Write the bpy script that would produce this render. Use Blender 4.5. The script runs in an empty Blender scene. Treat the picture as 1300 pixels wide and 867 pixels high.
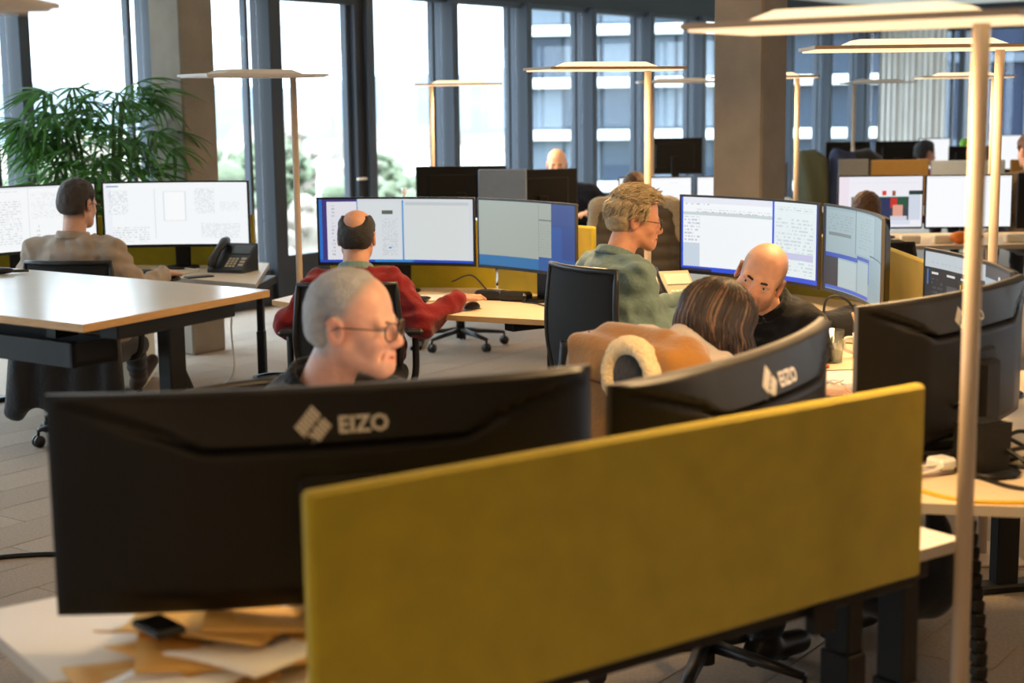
import bpy, math, random
import numpy as np
from mathutils import Vector, Matrix

random.seed(7); np.random.seed(7)
SC = bpy.context.scene
COL = SC.collection

# ------------------------------------------------------------------ camera
CAM_H = 1.65
PITCH = math.radians(8.85)
ROLL = math.radians(0.7)
cam = bpy.data.cameras.new('camera'); cam_o = bpy.data.objects.new('camera', cam); COL.objects.link(cam_o)
cam.sensor_width = 36.0; cam.lens = 54.0; cam.clip_end = 6000
cam.dof.use_dof = True; cam.dof.focus_distance = 5.9; cam.dof.aperture_fstop = 3.0
fwd = Vector((0, math.cos(PITCH), -math.sin(PITCH))); rgt = Vector((1, 0, 0)); upv = rgt.cross(fwd)
cx = rgt*math.cos(ROLL) - upv*math.sin(ROLL); cy = rgt*math.sin(ROLL) + upv*math.cos(ROLL)
cam_o.matrix_world = Matrix(((cx.x, cy.x, -fwd.x, 0), (cx.y, cy.y, -fwd.y, 0), (cx.z, cy.z, -fwd.z, CAM_H), (0, 0, 0, 1)))
SC.camera = cam_o

# ------------------------------------------------------------------ world: even overcast sky
SKY = 19.0
world = bpy.data.worlds.new('overcast_sky'); SC.world = world; world.use_nodes = True
wn = world.node_tree; bg = wn.nodes['Background']
bg.inputs['Color'].default_value = (0.86, 0.93, 1.0, 1)
# CIE overcast sky: zenith three times as bright as the horizon
_g = wn.nodes.new('ShaderNodeTexCoord'); _s = wn.nodes.new('ShaderNodeSeparateXYZ'); wn.links.new(_g.outputs['Generated'], _s.inputs[0])
_m = wn.nodes.new('ShaderNodeMath'); _m.operation = 'MAXIMUM'; _m.inputs[1].default_value = 0; wn.links.new(_s.outputs[2], _m.inputs[0])
_a = wn.nodes.new('ShaderNodeMath'); _a.operation = 'MULTIPLY_ADD'; _a.inputs[1].default_value = SKY*2/3; _a.inputs[2].default_value = SKY/3
wn.links.new(_m.outputs[0], _a.inputs[0]); wn.links.new(_a.outputs[0], bg.inputs['Strength'])

SC.view_settings.view_transform = 'Standard'; SC.view_settings.look = 'None'
SC.view_settings.exposure = 0.0; SC.view_settings.gamma = 1.0; SC.view_settings.use_curve_mapping = False
LAMP_W = 27.0          # watts of one lit lamp head, each way

# ------------------------------------------------------------------ helpers: materials
def lin(c):
    return tuple((x/12.92 if x <= .04045 else ((x+.055)/1.055)**2.4) for x in [v/255 for v in c])
MATS = {}
def mat(name, rgb, rough=.5, metal=0., spec=.5, noise=0., nscale=30., bump=0., bscale=200., attr=False, sheen=0., trans=0., stretch=None, coat=0.):
    m = bpy.data.materials.new(name); m.use_nodes = True; MATS[name] = m
    nt = m.node_tree; b = nt.nodes['Principled BSDF']
    c = (*lin(rgb), 1)
    b.inputs['Base Color'].default_value = c; b.inputs['Roughness'].default_value = rough
    b.inputs['Metallic'].default_value = metal; b.inputs['Specular IOR Level'].default_value = spec
    if sheen: b.inputs['Sheen Weight'].default_value = sheen
    if trans: b.inputs['Transmission Weight'].default_value = trans
    if coat: b.inputs['Coat Weight'].default_value = coat
    tc = nt.nodes.new('ShaderNodeTexCoord'); mp = nt.nodes.new('ShaderNodeMapping')
    nt.links.new(tc.outputs['Object'], mp.inputs['Vector'])
    if stretch: mp.inputs['Scale'].default_value = stretch
    src = None
    if attr:
        a = nt.nodes.new('ShaderNodeAttribute'); a.attribute_name = 'Col'; src = a.outputs['Color']
        nt.links.new(src, b.inputs['Base Color'])
    if noise:
        n = nt.nodes.new('ShaderNodeTexNoise'); n.inputs['Scale'].default_value = nscale; n.inputs['Detail'].default_value = 5
        nt.links.new(mp.outputs[0], n.inputs['Vector'])
        r = nt.nodes.new('ShaderNodeMapRange'); r.inputs[1].default_value = .25; r.inputs[2].default_value = .75
        r.inputs[3].default_value = 1-noise; r.inputs[4].default_value = 1+noise
        nt.links.new(n.outputs[0], r.inputs[0])
        mx = nt.nodes.new('ShaderNodeVectorMath'); mx.operation = 'SCALE'
        if src: nt.links.new(src, mx.inputs[0])
        else: mx.inputs[0].default_value = c[:3]
        nt.links.new(r.outputs[0], mx.inputs['Scale']); nt.links.new(mx.outputs[0], b.inputs['Base Color'])
    if bump:
        n2 = nt.nodes.new('ShaderNodeTexNoise'); n2.inputs['Scale'].default_value = bscale; n2.inputs['Detail'].default_value = 3
        nt.links.new(mp.outputs[0], n2.inputs['Vector'])
        bp = nt.nodes.new('ShaderNodeBump'); bp.inputs['Strength'].default_value = bump; bp.inputs['Distance'].default_value = .01
        nt.links.new(n2.outputs[0], bp.inputs['Height']); nt.links.new(bp.outputs[0], b.inputs['Normal'])
    return m
def emis(name, rgb, strength, base=None):
    m = bpy.data.materials.new(name); m.use_nodes = True; MATS[name] = m
    b = m.node_tree.nodes['Principled BSDF']
    b.inputs['Base Color'].default_value = (*lin(base or rgb), 1); b.inputs['Roughness'].default_value = .5
    b.inputs['Emission Color'].default_value = (*lin(rgb), 1); b.inputs['Emission Strength'].default_value = strength
    return m
def glass_pane(name, tint=(235, 242, 246), refl=.06):
    m = bpy.data.materials.new(name); m.use_nodes = True; MATS[name] = m
    nt = m.node_tree; nt.nodes.remove(nt.nodes['Principled BSDF']); out = nt.nodes['Material Output']
    t = nt.nodes.new('ShaderNodeBsdfTransparent'); t.inputs[0].default_value = (*lin(tint), 1)
    g = nt.nodes.new('ShaderNodeBsdfGlossy'); g.inputs['Roughness'].default_value = .02
    f = nt.nodes.new('ShaderNodeValue'); f.outputs[0].default_value = refl*.6
    mx = nt.nodes.new('ShaderNodeMixShader')
    nt.links.new(f.outputs[0], mx.inputs[0]); nt.links.new(t.outputs[0], mx.inputs[1]); nt.links.new(g.outputs[0], mx.inputs[2])
    nt.links.new(mx.outputs[0], out.inputs[0]); return m

# ------------------------------------------------------------------ helpers: meshes
class MB:
    """collects boxes, tubes, lathes ... and links them as ONE mesh object"""
    def __init__(s): s.v = []; s.f = []; s.sm = []; s.uv = None
    def add(s, verts, faces, smooth=False, M=None):
        o = len(s.v)
        for p in verts:
            p = Vector(p)
            if M is not None: p = M @ p
            s.v.append(tuple(p))
        for f in faces: s.f.append(tuple(i+o for i in f)); s.sm.append(smooth)
        return s
    def box(s, lo, hi, M=None, bev=0.):
        x0, y0, z0 = lo; x1, y1, z1 = hi
        if bev <= 0:
            v = [(x0,y0,z0),(x1,y0,z0),(x1,y1,z0),(x0,y1,z0),(x0,y0,z1),(x1,y0,z1),(x1,y1,z1),(x0,y1,z1)]
            return s.add(v, [(3,2,1,0),(4,5,6,7),(0,1,5,4),(1,2,6,5),(2,3,7,6),(3,0,4,7)], False, M)
        b = min(bev, (x1-x0)*.49, (y1-y0)*.49, (z1-z0)*.49)
        v = []; idx = {}
        for sx in (0,1):
            for sy in (0,1):
                for sz in (0,1):
                    X = x1 if sx else x0; Y = y1 if sy else y0; Z = z1 if sz else z0
                    dx = -b if sx else b; dy = -b if sy else b; dz = -b if sz else b
                    idx[sx,sy,sz] = len(v)
                    v += [(X, Y+dy, Z+dz), (X+dx, Y, Z+dz), (X+dx, Y+dy, Z)]
        f = []
        I = lambda a,b_,c,k: idx[a,b_,c]+k
        f.append([I(0,0,0,0),I(0,0,1,0),I(0,1,1,0),I(0,1,0,0)]); f.append([I(1,0,0,0),I(1,1,0,0),I(1,1,1,0),I(1,0,1,0)])
        f.append([I(0,0,0,1),I(1,0,0,1),I(1,0,1,1),I(0,0,1,1)]); f.append([I(0,1,0,1),I(0,1,1,1),I(1,1,1,1),I(1,1,0,1)])
        f.append([I(0,0,0,2),I(0,1,0,2),I(1,1,0,2),I(1,0,0,2)]); f.append([I(0,0,1,2),I(1,0,1,2),I(1,1,1,2),I(0,1,1,2)])
        for a in (0,1):
            for c in (0,1):
                q = [I(0,a,c,1),I(1,a,c,1),I(1,a,c,2),I(0,a,c,2)]; f.append(q if a ^ c else q[::-1])
                q = [I(a,0,c,0),I(a,1,c,0),I(a,1,c,2),I(a,0,c,2)]; f.append(q[::-1] if a ^ c else q)
                q = [I(a,c,0,0),I(a,c,1,0),I(a,c,1,1),I(a,c,0,1)]; f.append(q if a ^ c else q[::-1])
                for e in (0,1):
                    t = [I(a,c,e,0),I(a,c,e,1),I(a,c,e,2)]; f.append(t if (a+c+e) % 2 else t[::-1])
        return s.add(v, f, False, M)
    def prism(s, poly, z0, z1, M=None):
        n = len(poly); v = [(x,y,z0) for x,y in poly]+[(x,y,z1) for x,y in poly]
        f = [tuple(range(n))[::-1], tuple(range(n,2*n))]+[(i,(i+1)%n,n+(i+1)%n,n+i) for i in range(n)]
        return s.add(v, f, False, M)
    def lathe(s, prof, seg=24, M=None, smooth=True):
        v = []; f = []; n = len(prof)
        for j in range(seg):
            a = 2*math.pi*j/seg
            for r, z in prof: v.append((r*math.cos(a), r*math.sin(a), z))
        for j in range(seg):
            k = (j+1) % seg
            for i in range(n-1): f.append((j*n+i, k*n+i, k*n+i+1, j*n+i+1))
        return s.add(v, f, smooth, M)
    def tube(s, pts, r, seg=8, smooth=True, M=None, caps=True, flat=1.):
        pts = [Vector(p) for p in pts]; n = len(pts); v = []; f = []
        rr = r if isinstance(r, (list, tuple)) else [r]*n
        t0 = (pts[1]-pts[0]).normalized()
        a = Vector((0,0,1)) if abs(t0.z) < .9 else Vector((1,0,0))
        u = t0.cross(a).normalized(); 
        for i, p in enumerate(pts):
            t = (pts[min(i+1,n-1)]-pts[max(i-1,0)]).normalized()
            u = (u - t*u.dot(t)).normalized(); w = t.cross(u)
            for j in range(seg):
                an = 2*math.pi*j/seg; v.append(p+(u*math.cos(an)+w*math.sin(an)*flat)*rr[i])
        for i in range(n-1):
            for j in range(seg):
                k = (j+1) % seg; f.append((i*seg+j, i*seg+k, (i+1)*seg+k, (i+1)*seg+j))
        if caps: f.append(tuple(range(seg))[::-1]); f.append(tuple((n-1)*seg+j for j in range(seg)))
        return s.add(v, f, smooth, M)
    def sphere(s, c, r, seg=16, rings=10, M=None):
        r = r if isinstance(r, (list, tuple)) else (r,r,r)
        v = [(c[0],c[1],c[2]-r[2])]; f = []
        for i in range(1, rings):
            a = -math.pi/2+math.pi*i/rings
            for j in range(seg):
                b = 2*math.pi*j/seg
                v.append((c[0]+r[0]*math.cos(a)*math.cos(b), c[1]+r[1]*math.cos(a)*math.sin(b), c[2]+r[2]*math.sin(a)))
        v.append((c[0],c[1],c[2]+r[2])); T = len(v)-1
        for j in range(seg):
            k = (j+1) % seg; f.append((0,1+k,1+j)); f.append((T,1+(rings-2)*seg+j,1+(rings-2)*seg+k))
            for i in range(rings-2): f.append((1+i*seg+j,1+i*seg+k,1+(i+1)*seg+k,1+(i+1)*seg+j))
        return s.add(v, f, True, M)
    def grid(s, fn, nu, nv, M=None, smooth=True, flip=False, uv=False):
        v = [fn(i/nu, j/nv) for j in range(nv+1) for i in range(nu+1)]
        f = []
        for j in range(nv):
            for i in range(nu):
                q = (j*(nu+1)+i, j*(nu+1)+i+1, (j+1)*(nu+1)+i+1, (j+1)*(nu+1)+i); f.append(q[::-1] if flip else q)
        if uv: s.uv = [(i/nu, j/nv) for j in range(nv+1) for i in range(nu+1)]
        return s.add(v, f, smooth, M)
    def build(s, name, m, parent=None, label=None):
        me = bpy.data.meshes.new(name); me.from_pydata(s.v, [], s.f)
        me.polygons.foreach_set('use_smooth', s.sm)
        if s.uv:
            l = me.uv_layers.new(name='UVMap')
            vi = np.zeros(len(me.loops), dtype=np.int32); me.loops.foreach_get('vertex_index', vi)
            l.data.foreach_set('uv', np.array(s.uv, dtype=np.float32)[vi].ravel())
        if m: me.materials.append(m if not isinstance(m, str) else MATS[m])
        me.update()
        o = bpy.data.objects.new(name, me); COL.objects.link(o)
        if parent: o.parent = parent
        if label: o['label'] = label
        return o
def thing(name, label, cat, loc=(0,0,0), rz=0., group=None):
    o = bpy.data.objects.new(name, None); COL.objects.link(o); o.empty_display_size = .1
    o.location = loc; o.rotation_euler = (0,0,rz); o['label'] = label; o['category'] = cat
    if group: o['group'] = group
    return o
def tag(o, label, cat, group=None):
    o['label'] = label; o['category'] = cat
    if group: o['group'] = group
    return o
def struct(o): o['kind'] = 'structure'; return o
def sroot(name, loc=(0,0,0), rz=0.):
    o = bpy.data.objects.new(name, None); COL.objects.link(o); o.location = loc; o.rotation_euler = (0,0,rz); o['kind'] = 'structure'; return o
def share(name, src, parent, loc=(0,0,0), rot=(0,0,0), scale=(1,1,1)):
    o = bpy.data.objects.new(name, src.data); COL.objects.link(o); o.parent = parent
    o.location = loc; o.rotation_euler = rot; o.scale = scale; return o
def RZ(a): return Matrix.Rotation(a, 4, 'Z')
def TR(*p): return Matrix.Translation(p)
def curve(pts, n=8):
    P = [Vector(p) for p in pts]; P = [P[0]*2-P[1]]+P+[P[-1]*2-P[-2]]; out = []
    for i in range(1, len(P)-2):
        a, b, c, d = P[i-1:i+3]
        for k in range(n):
            t = k/n; out.append(.5*((2*b)+(c-a)*t+(2*a-5*b+4*c-d)*t*t+(3*b-a-3*c+d)*t**3))
    return out+[P[-2]]
# ------------------------------------------------------------------ helpers: organic surfaces (blended solids meshed with surface nets)
class Field:
    def __init__(s, lo, hi, h):
        s.lo = np.array(lo, float); s.h = h
        s.n = np.ceil((np.array(hi)-s.lo)/h).astype(int)+1
        s.f = np.full(s.n, 1.0, np.float32)
        s.ax = [(s.lo[i]+h*np.arange(s.n[i])).astype(np.float32) for i in range(3)]
    def _blk(s, lo, hi):
        a = np.clip(np.floor((np.array(lo)-s.lo)/s.h).astype(int), 0, s.n); b = np.clip(np.ceil((np.array(hi)-s.lo)/s.h).astype(int)+1, 0, s.n)
        if np.any(b <= a): return None
        sl = tuple(slice(a[i], b[i]) for i in range(3))
        return sl, s.ax[0][sl[0]][:,None,None], s.ax[1][sl[1]][None,:,None], s.ax[2][sl[2]][None,None,:]
    def _mix(s, sl, d, k, op):
        f = s.f[sl]
        if op == 'u':
            if k <= 0: s.f[sl] = np.minimum(f, d)
            else:
                e = np.maximum(k-np.abs(f-d), 0)/k; s.f[sl] = np.minimum(f, d)-e*e*k*.25
        else:
            d = -d; e = np.maximum(k-np.abs(f-d), 0)/max(k, 1e-6); s.f[sl] = np.maximum(f, d)+e*e*k*.25
    def cone(s, a, b, r1, r2=None, k=.02, op='u'):
        a = np.array(a, float); b = np.array(b, float); r2 = r1 if r2 is None else r2
        m = max(r1, r2)+k+2*s.h
        B = s._blk(np.minimum(a, b)-m, np.maximum(a, b)+m)
        if not B: return s
        sl, x, y, z = B; ba = b-a; L = max(ba@ba, 1e-9)
        t = np.clip(((x-a[0])*ba[0]+(y-a[1])*ba[1]+(z-a[2])*ba[2])/L, 0, 1)
        d = np.sqrt((x-a[0]-ba[0]*t)**2+(y-a[1]-ba[1]*t)**2+(z-a[2]-ba[2]*t)**2)-(r1+(r2-r1)*t)
        s._mix(sl, d, k, op); return s
    def ell(s, c, r, R=None, k=.02, op='u'):
        c = np.array(c, float); r = np.array(r, float); m = r.max()+k+2*s.h
        B = s._blk(c-m, c+m)
        if not B: return s
        sl, x, y, z = B; x = x-c[0]; y = y-c[1]; z = z-c[2]
        if R is not None:
            R = np.array(R); x, y, z = (x*R[0,i]+y*R[1,i]+z*R[2,i] for i in range(3))
        k0 = np.sqrt((x/r[0])**2+(y/r[1])**2+(z/r[2])**2); k1 = np.sqrt((x/r[0]**2)**2+(y/r[1]**2)**2+(z/r[2]**2)**2)
        s._mix(sl, k0*(k0-1)/np.maximum(k1, 1e-6), k, op); return s
    def rbox(s, c, hs, rad, R=None, k=.01, op='u'):
        c = np.array(c, float); hs = np.array(hs, float); m = np.linalg.norm(hs)+rad+k+2*s.h
        B = s._blk(c-m, c+m)
        if not B: return s
        sl, x, y, z = B; x = x-c[0]; y = y-c[1]; z = z-c[2]
        if R is not None:
            R = np.array(R); x, y, z = (x*R[0,i]+y*R[1,i]+z*R[2,i] for i in range(3))
        qx = np.abs(x)-hs[0]; qy = np.abs(y)-hs[1]; qz = np.abs(z)-hs[2]
        d = np.sqrt(np.maximum(qx,0)**2+np.maximum(qy,0)**2+np.maximum(qz,0)**2)+np.minimum(np.maximum(np.maximum(qx,qy),qz),0)-rad
        s._mix(sl, d, k, op); return s
    def cut(s, fn):
        x, y, z = s.ax[0][:,None,None], s.ax[1][None,:,None], s.ax[2][None,None,:]
        s.f = np.maximum(s.f, fn(x, y, z).astype(np.float32)); return s
    def disp(s, fn):
        x, y, z = s.ax[0][:,None,None], s.ax[1][None,:,None], s.ax[2][None,None,:]
        s.f = s.f+fn(x, y, z).astype(np.float32); return s
    def mesh(s):
        f = s.f.copy()
        for i in range(3):
            sl = [slice(None)]*3; sl[i] = 0; f[tuple(sl)] = 1; sl[i] = -1; f[tuple(sl)] = 1
        b = f < 0; n = s.n
        cnt = np.zeros(n-1, np.int8)
        for i in (0,1):
            for j in (0,1):
                for k in (0,1): cnt += b[i:n[0]-1+i, j:n[1]-1+j, k:n[2]-1+k]
        act = np.argwhere((cnt > 0) & (cnt < 8)); N = len(act)
        idx = np.full(n-1, -1, np.int32); idx[tuple(act.T)] = np.arange(N)
        acc = np.zeros((N,3)); c = np.zeros(N)
        cor = [(i,j,k) for i in (0,1) for j in (0,1) for k in (0,1)]
        for p in cor:
            for ax in range(3):
                if p[ax]: continue
                q = list(p); q[ax] = 1
                fa = f[tuple((act+p).T)]; fb = f[tuple((act+q).T)]
                m = (fa < 0) != (fb < 0); t = np.where(m, fa/np.where(m, fa-fb, 1), 0)
                pt = np.array(p, float)[None,:].repeat(N,0); pt[:,ax] += t
                acc += pt*m[:,None]; c += m
        V = s.lo+(act+acc/np.maximum(c,1)[:,None])*s.h
        Q = []
        for ax in range(3):
            o = [i for i in range(3) if i != ax]
            sa = [slice(1,-1)]*3; sb = [slice(1,-1)]*3; sa[ax] = slice(0,-1); sb[ax] = slice(1,None)
            A = b[tuple(sa)]; Bq = b[tuple(sb)]
            e = np.argwhere(A != Bq); fl = A[tuple(e.T)]
            e = e+1; e[:,ax] -= 1
            def cell(d0, d1):
                g = e.copy(); g[:,o[0]] += d0; g[:,o[1]] += d1; return idx[tuple(g.T)]
            q = np.stack([cell(-1,-1), cell(0,-1), cell(0,0), cell(-1,0)], 1)
            if ax == 1: fl = ~fl
            q[~fl] = q[~fl][:, ::-1]; Q.append(q)
        Q = np.concatenate(Q); Q = Q[(Q >= 0).all(1)]
        return V, Q
    def build(s, name, m, parent=None, origin=(0,0,0), colf=None, label=None):
        V, Q = s.mesh()
        me = bpy.data.meshes.new(name)
        me.vertices.add(len(V)); me.vertices.foreach_set('co', (V-np.array(origin)).astype(np.float32).ravel())
        me.loops.add(Q.size); me.loops.foreach_set('vertex_index', Q.astype(np.int32).ravel())
        me.polygons.add(len(Q)); me.polygons.foreach_set('loop_start', np.arange(0, Q.size, 4, dtype=np.int32))
        me.update(calc_edges=True); me.polygons.foreach_set('use_smooth', np.ones(len(Q), bool))
        if colf is not None:
            a = me.color_attributes.new('Col', 'FLOAT_COLOR', 'POINT')
            c = np.ones((len(V),4), np.float32); c[:,:3] = colf(V); a.data.foreach_set('color', c.ravel())
        me.materials.append(MATS[m] if isinstance(m, str) else m); me.update()
        o = bpy.data.objects.new(name, me); COL.objects.link(o)
        if parent: o.parent = parent
        if label: o['label'] = label
        return o
def nrm(v): v = np.array(v, float); return v/np.linalg.norm(v)
def wob(p, sc, amp):
    x, y, z = p
    return amp*(np.sin(sc*x*1.3+2*np.sin(sc*z*.7)+.5)*np.sin(sc*y*1.1+1.7*np.sin(sc*x*.6))+.6*np.sin(sc*z*1.9+1.3*np.sin(sc*y*.9)))
# ------------------------------------------------------------------ materials
mat('carpet', (164,151,137), .95, noise=.16, nscale=90, bump=.6, bscale=500, spec=.15)
def _rand(m, amt):
    nt = MATS[m].node_tree; b = nt.nodes['Principled BSDF']; l = b.inputs['Base Color'].links[0]; src = l.from_socket
    oi = nt.nodes.new('ShaderNodeObjectInfo'); r = nt.nodes.new('ShaderNodeMapRange'); r.inputs[3].default_value = 1-amt; r.inputs[4].default_value = 1+amt
    nt.links.new(oi.outputs['Random'], r.inputs[0]); v = nt.nodes.new('ShaderNodeVectorMath'); v.operation = 'SCALE'
    nt.links.new(src, v.inputs[0]); nt.links.new(r.outputs[0], v.inputs['Scale']); nt.links.new(v.outputs[0], b.inputs['Base Color'])
_rand('carpet', .07)
mat('ceiling_white', (228,226,220), .9, noise=.03, nscale=3)
mat('wall_paint', (205,200,192), .9)
mat('concrete', (142,130,115), .85, noise=.16, nscale=5, bump=.25, bscale=40)
mat('frame_blue', (56,62,70), .5, spec=.3)
mat('frame_dark', (36,39,44), .5, spec=.3)
glass_pane('window_glass')
mat('curtain', (196,192,184), .95, noise=.05, nscale=4)
mat('desk_white', (240,237,232), .2, spec=.75, noise=.02, nscale=8)
mat('desk_beige', (222,203,172), .42, noise=.04, nscale=10)
mat('oak_edge', (205,160,100), .5, noise=.12, nscale=20, stretch=(1,1,12))
mat('edge_grey', (176,165,150), .5)
mat('black_metal', (15,14,14), .5, spec=.3)
mat('black_plastic', (21,18,15), .45, spec=.25, bump=.08, bscale=900)
mat('bezel_black', (14,14,15), .35); mat('rim_grey', (78,73,66), .4)
mat('slot_shade', (5,5,5), .8)  # near-black that paints the shade of a hollow on the dock
mat('logo_silver', (215,205,190), .35, metal=.2)
mat('olive_felt', (176,156,34), .95, noise=.10, nscale=14, bump=.5, bscale=700, sheen=.3, spec=.1)
mat('grey_felt', (150,165,185), .95, noise=.04, nscale=30, bump=.3, bscale=600)
mat('slate_felt', (92,98,106), .95, noise=.04, nscale=30)
mat('brown_felt', (120,95,50), .95, noise=.05, nscale=30)
mat('lamp_enamel', (186,166,144), .5)
mat('lamp_edge', (178,152,124), .5)
mat('lamp_off', (225,220,214), .6)
emis('lamp_glow', (255,226,180), 1.1)
emis('lamp_up_glow', (255,232,190), 1.15)
mat('chair_mesh', (13,14,16), .8, bump=.4, bscale=1500)
mat('chair_plastic', (24,24,26), .4)
mat('chair_fabric', (15,16,18), .95, bump=.3, bscale=900, sheen=.2)
mat('castor', (18,18,19), .4)
mat('paper_white', (238,234,226), .8, noise=.03, nscale=9)
mat('paper_kraft', (214,168,92), .75, noise=.08, nscale=12)
mat('paper_grey', (178,168,172), .8, noise=.12, nscale=18)
mat('white_plastic', (232,232,230), .35)
mat('cream_metal', (222,216,200), .45)
mat('cable_black', (14,14,15), .4)
mat('cable_yellow', (214,170,40), .4)
mat('cable_white', (228,224,214), .4)
mat('phone_black', (26,26,28), .35)
mat('phone_grey', (188,176,150), .5)
mat('phone_key', (232,222,196), .5)
mat('red_pen', (170,36,30), .4)
mat('wood_pencil', (206,164,104), .5)
mat('ceramic', (238,232,220), .2)
mat('orange_thing', (220,120,40), .5)
mat('clear_bag', (238,242,246), .15, trans=.6)
gm = mat('drink_glass', (250,250,250), .02, trans=1.)
mat('leaf', (62,112,40), .45, attr=True, spec=.4)
mat('stem', (70,92,42), .6)
_nt = MATS['leaf'].node_tree; _tl = _nt.nodes.new('ShaderNodeBsdfTranslucent'); _mx = _nt.nodes.new('ShaderNodeMixShader'); _mx.inputs[0].default_value = .45
_at = [n for n in _nt.nodes if n.type == 'ATTRIBUTE'][0]; _nt.links.new(_at.outputs['Color'], _tl.inputs[0])
_nt.links.new(_nt.nodes['Principled BSDF'].outputs[0], _mx.inputs[1]); _nt.links.new(_tl.outputs[0], _mx.inputs[2]); _nt.links.new(_mx.outputs[0], _nt.nodes['Material Output'].inputs[0])
mat('pot', (70,66,62), .6)
mat('soil', (50,38,28), .95)

# ------------------------------------------------------------------ room
FD = Vector((.585,.811,0)).normalized(); F0 = Vector((-2.15,12.53,0)); FA = math.atan2(FD.y, FD.x)
BAY = 1.209; S0 = .294
def fp(s, off=0.): p = F0+FD*s+Vector((FD.y,-FD.x,0))*off; return p
s_end = S0+10.5*BAY; CORNER = fp(s_end); EA = FA-math.pi/2
ED = Vector((math.cos(EA), math.sin(EA), 0))
A0 = fp(-21.6); E12 = CORNER+ED*12
room = [(A0.x,A0.y),(16,-5),(E12.x,E12.y),(CORNER.x,CORNER.y)]
CEIL = 2.95
floor = struct(MB().prism(room, -.2, -.004).build('floor', 'carpet'))
ceil = struct(MB().prism(room, CEIL, CEIL+.2).build('ceiling', 'ceiling_white'))
# carpet planks
pm = MB().box((-.4985,-.1235,-.0039),(.4985,.1235,0), bev=.002).build('carpet_plank', 'carpet', floor)
first = True
for ib in range(-60, 40):
    b = ib*.25
    for ia in range(-4, 16):
        a = ia*1.0+(ib*.37 % 1.0)
        p = FD*a+Vector((FD.y,-FD.x,0))*b
        if not ((3.8 < p.y < 9 and -3.2 < p.x < -.8) or (8.2 < p.y < 12.2 and -2.7 < p.x < .8 and (p-F0).dot(Vector((FD.y,-FD.x,0))) > .5) or (3.6 < p.y < 6.2 and .1 < p.x < 2.4)): continue
        if first: o = pm; first = False
        else: o = share('carpet_plank', pm, floor)
        o.location = p; o.rotation_euler = (0,0,FA)
# window facade on the left
HEAD = 2.63
struct(MB().box((-21.6,0,HEAD),(s_end,.3,CEIL)).build('wall_left', 'frame_dark')).location = F0
bpy.data.objects['wall_left'].rotation_euler = (0,0,FA)
bl = struct(MB().box((S0-17*BAY,-.04,0),(s_end,.25,.24), bev=.01).build('baseboard_left', 'frame_dark')); bl.location = F0; bl.rotation_euler = (0,0,FA)
wl = struct(MB().box((-21.6,0,0),(S0-17*BAY,.3,HEAD)).build('wall_left_end', 'wall_paint')); wl.location = F0; wl.rotation_euler = (0,0,FA)
protos = {}
def bay(k, n, s, rootname, base, ang, door=False, w=BAY):
    r = sroot(rootname, base, ang)
    L = r
    def part(nm, fn, m):
        key = (nm, door, round(w, 3))
        if key in protos: o = share(nm, protos[key], L)
        else: o = fn().build(nm, m, L); protos[key] = o
        o.location = (s,0,0)
    part('mullion', lambda: MB().box((-.045,-.09,.0),(.045,.14,HEAD), bev=.006), 'frame_blue' if not door else 'frame_dark')
    part('sash_post', lambda: MB().box((w-.20,.03,.24),(w-.165,.10,HEAD), bev=.004), 'frame_blue')
    if door:
        part('door_leaf', lambda: MB().box((.045,-.03,.24),(.15,.05,HEAD)).box((w-.15,-.03,.24),(w-.045,.05,HEAD)).box((.15,-.03,2.5),(w-.15,.05,HEAD)).box((.15,-.03,.24),(w-.15,.05,.40)), 'frame_dark')
        part('handle', lambda: MB().tube([(w-.1,-.03,1.0),(w-.1,-.08,1.0),(w-.22,-.08,1.0)], .011), 'logo_silver')
    else:
        part('transom', lambda: MB().box((.045,-.02,HEAD-.05),(w-.045,.1,HEAD), bev=.004).box((.045,-.02,.24),(w-.045,.1,.30), bev=.004), 'frame_blue')
    part('glass_pane', lambda: MB().box((.05,.045,.25),(w-.05,.055,HEAD-.02)), 'window_glass')
wi = 0; di = 0
for n in range(-17, 11):
    s = S0+n*BAY; door = (n == 0)
    w = BAY if n < 10 else BAY*.5
    if door: di += 1; nm = 'door_%d' % di
    else: wi += 1; nm = 'window_%d' % wi
    bay(n, n, s, nm, F0, FA, door, w)
# far end wall with windows and curtain
we = struct(MB().box((0,0,HEAD),(12,.3,CEIL)).box((0,0,0),(12,.25,.6)).build('wall_back', 'frame_dark')); we.location = CORNER; we.rotation_euler = (0,0,EA)
for n in range(9):
    wi += 1; bay(n, n, .1+n*BAY, 'window_%d' % wi, CORNER, EA)
wr = struct(MB().box((15.9,-5,0),(16.2,E12.y,CEIL)).build('wall_right', 'wall_paint'))
wf = struct(MB().box((A0.x,-5.3,0),(16,-5,CEIL)).build('wall_front', 'wall_paint'))
def cu(u, v):
    x = .14+u*1.0; return (x, -.22+.014*math.sin(u*2*math.pi*11)+.01*math.sin(u*23), .03+v*2.85)
c = MB().grid(cu, 132, 6).build('curtain', 'curtain'); c.location = CORNER; c.rotation_euler = (0,0,EA)
sm = c.modifiers.new('thick', 'SOLIDIFY'); sm.thickness = .004
tag(c, 'tall pale pleated curtain hanging in the far corner by the windows', 'curtain')

# concrete columns
def column(loc, label):
    o = MB().box((-.15,-.15,0),(.15,.15,CEIL), bev=.012).build('concrete_column', 'concrete')
    c = Vector((loc[0],loc[1],0)); ctr = c+(FD+Vector((-FD.y,FD.x,0)))*.15
    o.location = ctr; o.rotation_euler = (0,0,FA); tag(o, label, 'column')
column((-2.13,10.15), 'grey concrete column beside the window and the potted palm')
column((1.369,8.4), 'concrete column in warm lamplight in the middle of the office')

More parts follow.
